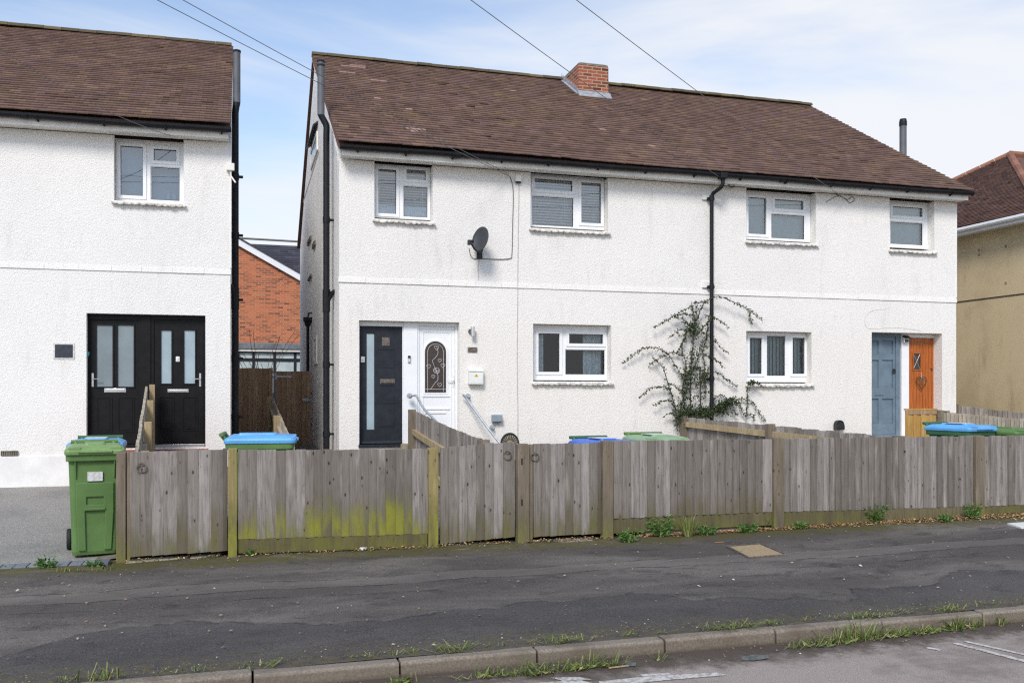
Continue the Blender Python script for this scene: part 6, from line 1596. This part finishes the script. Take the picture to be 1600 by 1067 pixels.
# bare twiggy shrub in the alley
p = W.front(413, 560, 9.0); sh = thing('bare_shrub', 'small leafless pale twiggy shrub in front of the dark framed windows', 'shrub', (p[0], 9.0, .3))
b = MB(); rnd.seed(5)
for k in range(16):
    a = rnd.uniform(-.9, .9); h = rnd.uniform(1.6, 3.0); b.tube(bez([(0, 0, 0), (a * .15, rnd.uniform(-.1, .1), h * .5), (a * .55, rnd.uniform(-.2, .2), h * .8), (a * 1.0 + rnd.uniform(-.2, .2), rnd.uniform(-.3, .3), h)], 4), .008, 4)
b.build('twigs', M['litter'], sh)
# weeds at the foot of the fence
def weed(px, py, r, h, n, label, blade=False, mat='leaf_weed', z_=None, lvl='pave', name='weed_plant', grp='weeds at the foot of the fence'):
    p = pav_pt(px, py) if lvl == 'pave' else floor_pt(px, py, -.084)
    g = MB()
    for _ in range(n):
        a = rnd.uniform(0, 2 * math.pi); rr = r * math.sqrt(rnd.random()); b0 = Vector((math.cos(a) * rr * .3, math.sin(a) * rr * .15, 0)); hh = h * rnd.uniform(.4, 1.1)
        tip_ = Vector((math.cos(a) * rr, math.sin(a) * rr * .45, hh))
        if blade:
            sd = Vector((-math.sin(a), math.cos(a), 0)) * .004; md = b0.lerp(tip_, .55) + Vector((0, 0, hh * .22))
            g.add([b0 - sd, b0 + sd, md + sd * .8, md - sd * .8, tip_], [(0, 1, 2, 3), (3, 2, 4)])
        else:
            m_ = rnd.randint(3, 6)
            for q in range(m_):
                c = b0.lerp(tip_, (q + 1) / m_) + rv(.01); leaf(g, c, Vector((math.cos(a), math.sin(a) * .6, rnd.uniform(-.2, .7))) + rv(.6), rnd.uniform(.022, .05), rnd.uniform(.012, .026))
    g.tube([(0, 0, -.02), (0, 0, h * .3)], [r * .12, r * .05], 6)
    o = g.build(name, M[mat]); o.location = p + Vector((0, 0, .004)); return tag(o, label, 'weed', grp)
rnd.seed(3)
weed(983, 846, .14, .10, 45, 'small low weed just right of the third gate at the fence foot')
weed(1032, 838, .17, .20, 80, 'leafy bright green weed under the long fence, the tallest of its row')
weed(1075, 838, .20, .22, 70, 'grassy weed clump beside the tallest leafy weed under the fence', True, 'grass')
weed(1105, 836, .12, .09, 40, 'low flat weed trailing right of the grassy clump under the fence')
weed(1168, 832, .14, .09, 45, 'low weed just left of the post between the long fence bays')
weed(1200, 826, .12, .13, 45, 'small weed against the left side of the post between the long bays')
weed(1250, 826, .10, .06, 30, 'tiny weed right of the post between the long bays')
weed(1368, 817, .18, .20, 80, 'bushy dark green weed under the right long fence bay')
weed(1478, 815, .10, .07, 36, 'low weed under the right fence bay near the end post')
weed(1520, 810, .13, .16, 50, 'green weed at the foot of the last fence post on the right')
weed(72, 890, .07, .09, 28, 'small weed at the drive edge left of the green bin')
weed(148, 887, .06, .05, 18, 'tiny weed below the green bin at the pavement edge')
weed(388, 868, .05, .05, 14, 'tiny weed at the foot of the lime stained post')
# grass along the kerb and the gutter
b = MB(); rnd.seed(8)
def tuft(p, n, r, h):
    for _ in range(n):
        a = rnd.uniform(0, 2 * math.pi); rr = r * rnd.uniform(.1, 1.5); b0 = p + Vector((rnd.gauss(0, r * .5), rnd.gauss(0, r * .2), 0)); hh = h * rnd.uniform(.15, 1.0)
        tip_ = b0 + Vector((math.cos(a) * rr, math.sin(a) * rr * .6, hh)); sd = Vector((-math.sin(a), math.cos(a), 0)) * rnd.uniform(.002, .0042); md = b0.lerp(tip_, .6) + Vector((0, 0, hh * .45 + .004))
        b.add([b0 - sd, b0 + sd, md + sd * .7, md - sd * .7, tip_], [(0, 1, 2, 3), (3, 2, 4)])
KB = [(725, 1062, 6, .05), (760, 1056, 16, .07), (800, 1055, 24, .07), (830, 1053, 34, .08), (865, 1048, 46, .08), (900, 1046, 34, .08), (935, 1041, 44, .10), (965, 1038, 14, .06), (1040, 1030, 12, .05), (640, 1066, 12, .05),
      (1245, 1012, 24, .05), (1290, 1006, 50, .07), (1318, 1003, 40, .08), (1338, 1000, 70, .13), (1360, 997, 46, .09), (1395, 994, 44, .06), (1425, 991, 40, .06), (1448, 989, 16, .06), (1490, 983, 46, .09), (1502, 981, 30, .07), (1525, 978, 20, .08), (1565, 976, 30, .08), (1590, 970, 10, .06)]
for px, py, n, h in KB:
    tuft(floor_pt(px, py, -.084), n, .14 if n > 30 else .09, h)
for px, py, n, h in ((715, 1018, 34, .06), (700, 1022, 16, .04), (860, 1002, 40, .03), (890, 1000, 36, .03), (1130, 985, 34, .04), (1165, 981, 40, .05), (1140, 985, 20, .03), (1350, 966, 30, .03), (1480, 953, 40, .03), (1370, 963, 30, .03), (155, 1062, 40, .08), (420, 1046, 10, .03), (1215, 976, 20, .03)):
    p = floor_pt(px, py, .01); p.y = max(p.y, YK + .115); tuft(p, n, .14, h)
for _ in range(170):   # moss and grass in the joint behind the kerb
    x = rnd.uniform(-5, 11); p = Vector((x, YK + .12 + abs(rnd.gauss(0, .04)), .01)); tuft(p, rnd.randint(2, 7), .05, rnd.uniform(.012, .03))
for _ in range(90):
    x = rnd.uniform(-4.5, 13); p = Vector((x, YF - .03 - abs(rnd.gauss(0, .05)), pav_z(x, YF - .05))); tuft(p, rnd.randint(2, 8), .05, rnd.uniform(.012, .035))
for k in range(40):
    p = pav_pt(rnd.uniform(0, 175), rnd.uniform(886, 894)); tuft(p, 4, .04, rnd.uniform(.015, .04))
for px, py in ((770, 1057), (845, 1052), (905, 1045), (1395, 994), (1432, 990), (1455, 988), (1270, 1010), (1310, 1004), (1500, 983), (620, 1066), (940, 1041)):
    p = floor_pt(px, py, -.08)
    for _ in range(26):
        a = rnd.uniform(0, 6.28); leaf(b, p + Vector((rnd.gauss(0, .05), rnd.gauss(0, .02), .004)), Vector((math.cos(a), math.sin(a) * .6, rnd.uniform(.05, .6))), rnd.uniform(.03, .075), rnd.uniform(.010, .02))
tag(b.build('grass', M['grass']), 'short grass and moss in the joints along kerb and fence', 'grass', None, 'stuff')
# litter: dry leaves along the fence, flecks over the pavement
b = MB(); rnd.seed(21)
def flake(p, s):
    a = rnd.uniform(0, 2 * math.pi); u = Vector((math.cos(a), math.sin(a), rnd.uniform(-.35, .35))) * s; v = Vector((-math.sin(a), math.cos(a), rnd.uniform(-.35, .35))) * s * rnd.uniform(.35, .8)
    b.add([p - u, p - v * .8 + Vector((0, 0, s * .3)), p + u * rnd.uniform(.6, 1), p + v], [(0, 1, 2, 3)])
for _ in range(13000):
    q = rnd.random(); x = -3.7 + 17.5 * q ** .55
    d = abs(rnd.gauss(0, .05 + .22 * max(0, (x - 4.5) / 9)))
    if x < 3.6 and rnd.random() < .55: continue
    p = Vector((x, YF - .01 - d, 0)); p.z = pav_z(x, p.y) + .011 + rnd.uniform(0, .022) * math.exp(-d * 6); flake(p, rnd.uniform(.007, .019))
tag(b.build('leaf_litter', M['litter']), 'dry brown leaves and chips drifted along the fence foot', 'leaf litter', None, 'stuff')
b = MB()
for _ in range(1900):
    x = rnd.uniform(-6, 15); y = YK + .16 + rnd.random() ** .8 * 3.4; p = Vector((x, y, pav_z(x, y) + .013))
    flake(p, rnd.choice((.005, .006, .007, .008, .010, .012, .018)))
for _ in range(1800):
    x = rnd.uniform(-5, 11); y = YK + .14 + abs(rnd.gauss(0, .13)); flake(Vector((x, y, pav_z(x, y) + .015)), rnd.uniform(.003, .009))
for _ in range(900):
    x = rnd.uniform(-2, 12); y = YK - .02 - abs(rnd.gauss(0, .16)); flake(Vector((x, y, -.079)), rnd.uniform(.003, .010))
tag(b.build('road_grit', M['fleck']), 'pale flecks and grit scattered over pavement and gutter', 'grit', None, 'stuff')
# odd pieces of litter
def scrap(px, py, pts, th, mat, label, name, lvl='pave'):
    p = pav_pt(px, py) if lvl == 'pave' else floor_pt(px, py, -.084)
    b = MB(); b.prism(pts, .004, th, 'z'); o = b.build(name, M[mat], None, bevel=.002); o.location = p; return tag(o, label, 'litter')
scrap(1178, 1029, [(-.10, -.02), (-.02, -.045), (.09, -.03), (.11, .01), (.02, .04), (-.07, .03)], .014, 'scrap', 'flat dark scrap lying in the gutter below the kerb', 'scrap', 'road')
scrap(985, 1040, [(-.04, -.015), (.03, -.02), (.045, .012), (-.03, .02)], .02, 'scrap', 'small greenish grey scrap in the gutter by the kerb joint', 'scrap', 'road')
scrap(967, 1043, [(-.07, -.012), (.07, .0), (.07, .012), (-.07, .0)], .012, 'wood_rail', 'thin pale stick lying in the gutter', 'stick', 'road')
scrap(567, 859, [(-.035, -.02), (.0, -.03), (.035, -.015), (.03, .02), (-.02, .025)], .03, 'white_plastic', 'crumpled white paper at the foot of the algae stained fence', 'paper')
scrap(1124, 848, [(-.06, -.004), (-.03, -.02), (.05, -.006), (.06, .008), (.0, .012)], .012, 'litter', 'dry curled leaf lying above the inspection cover', 'leaf')
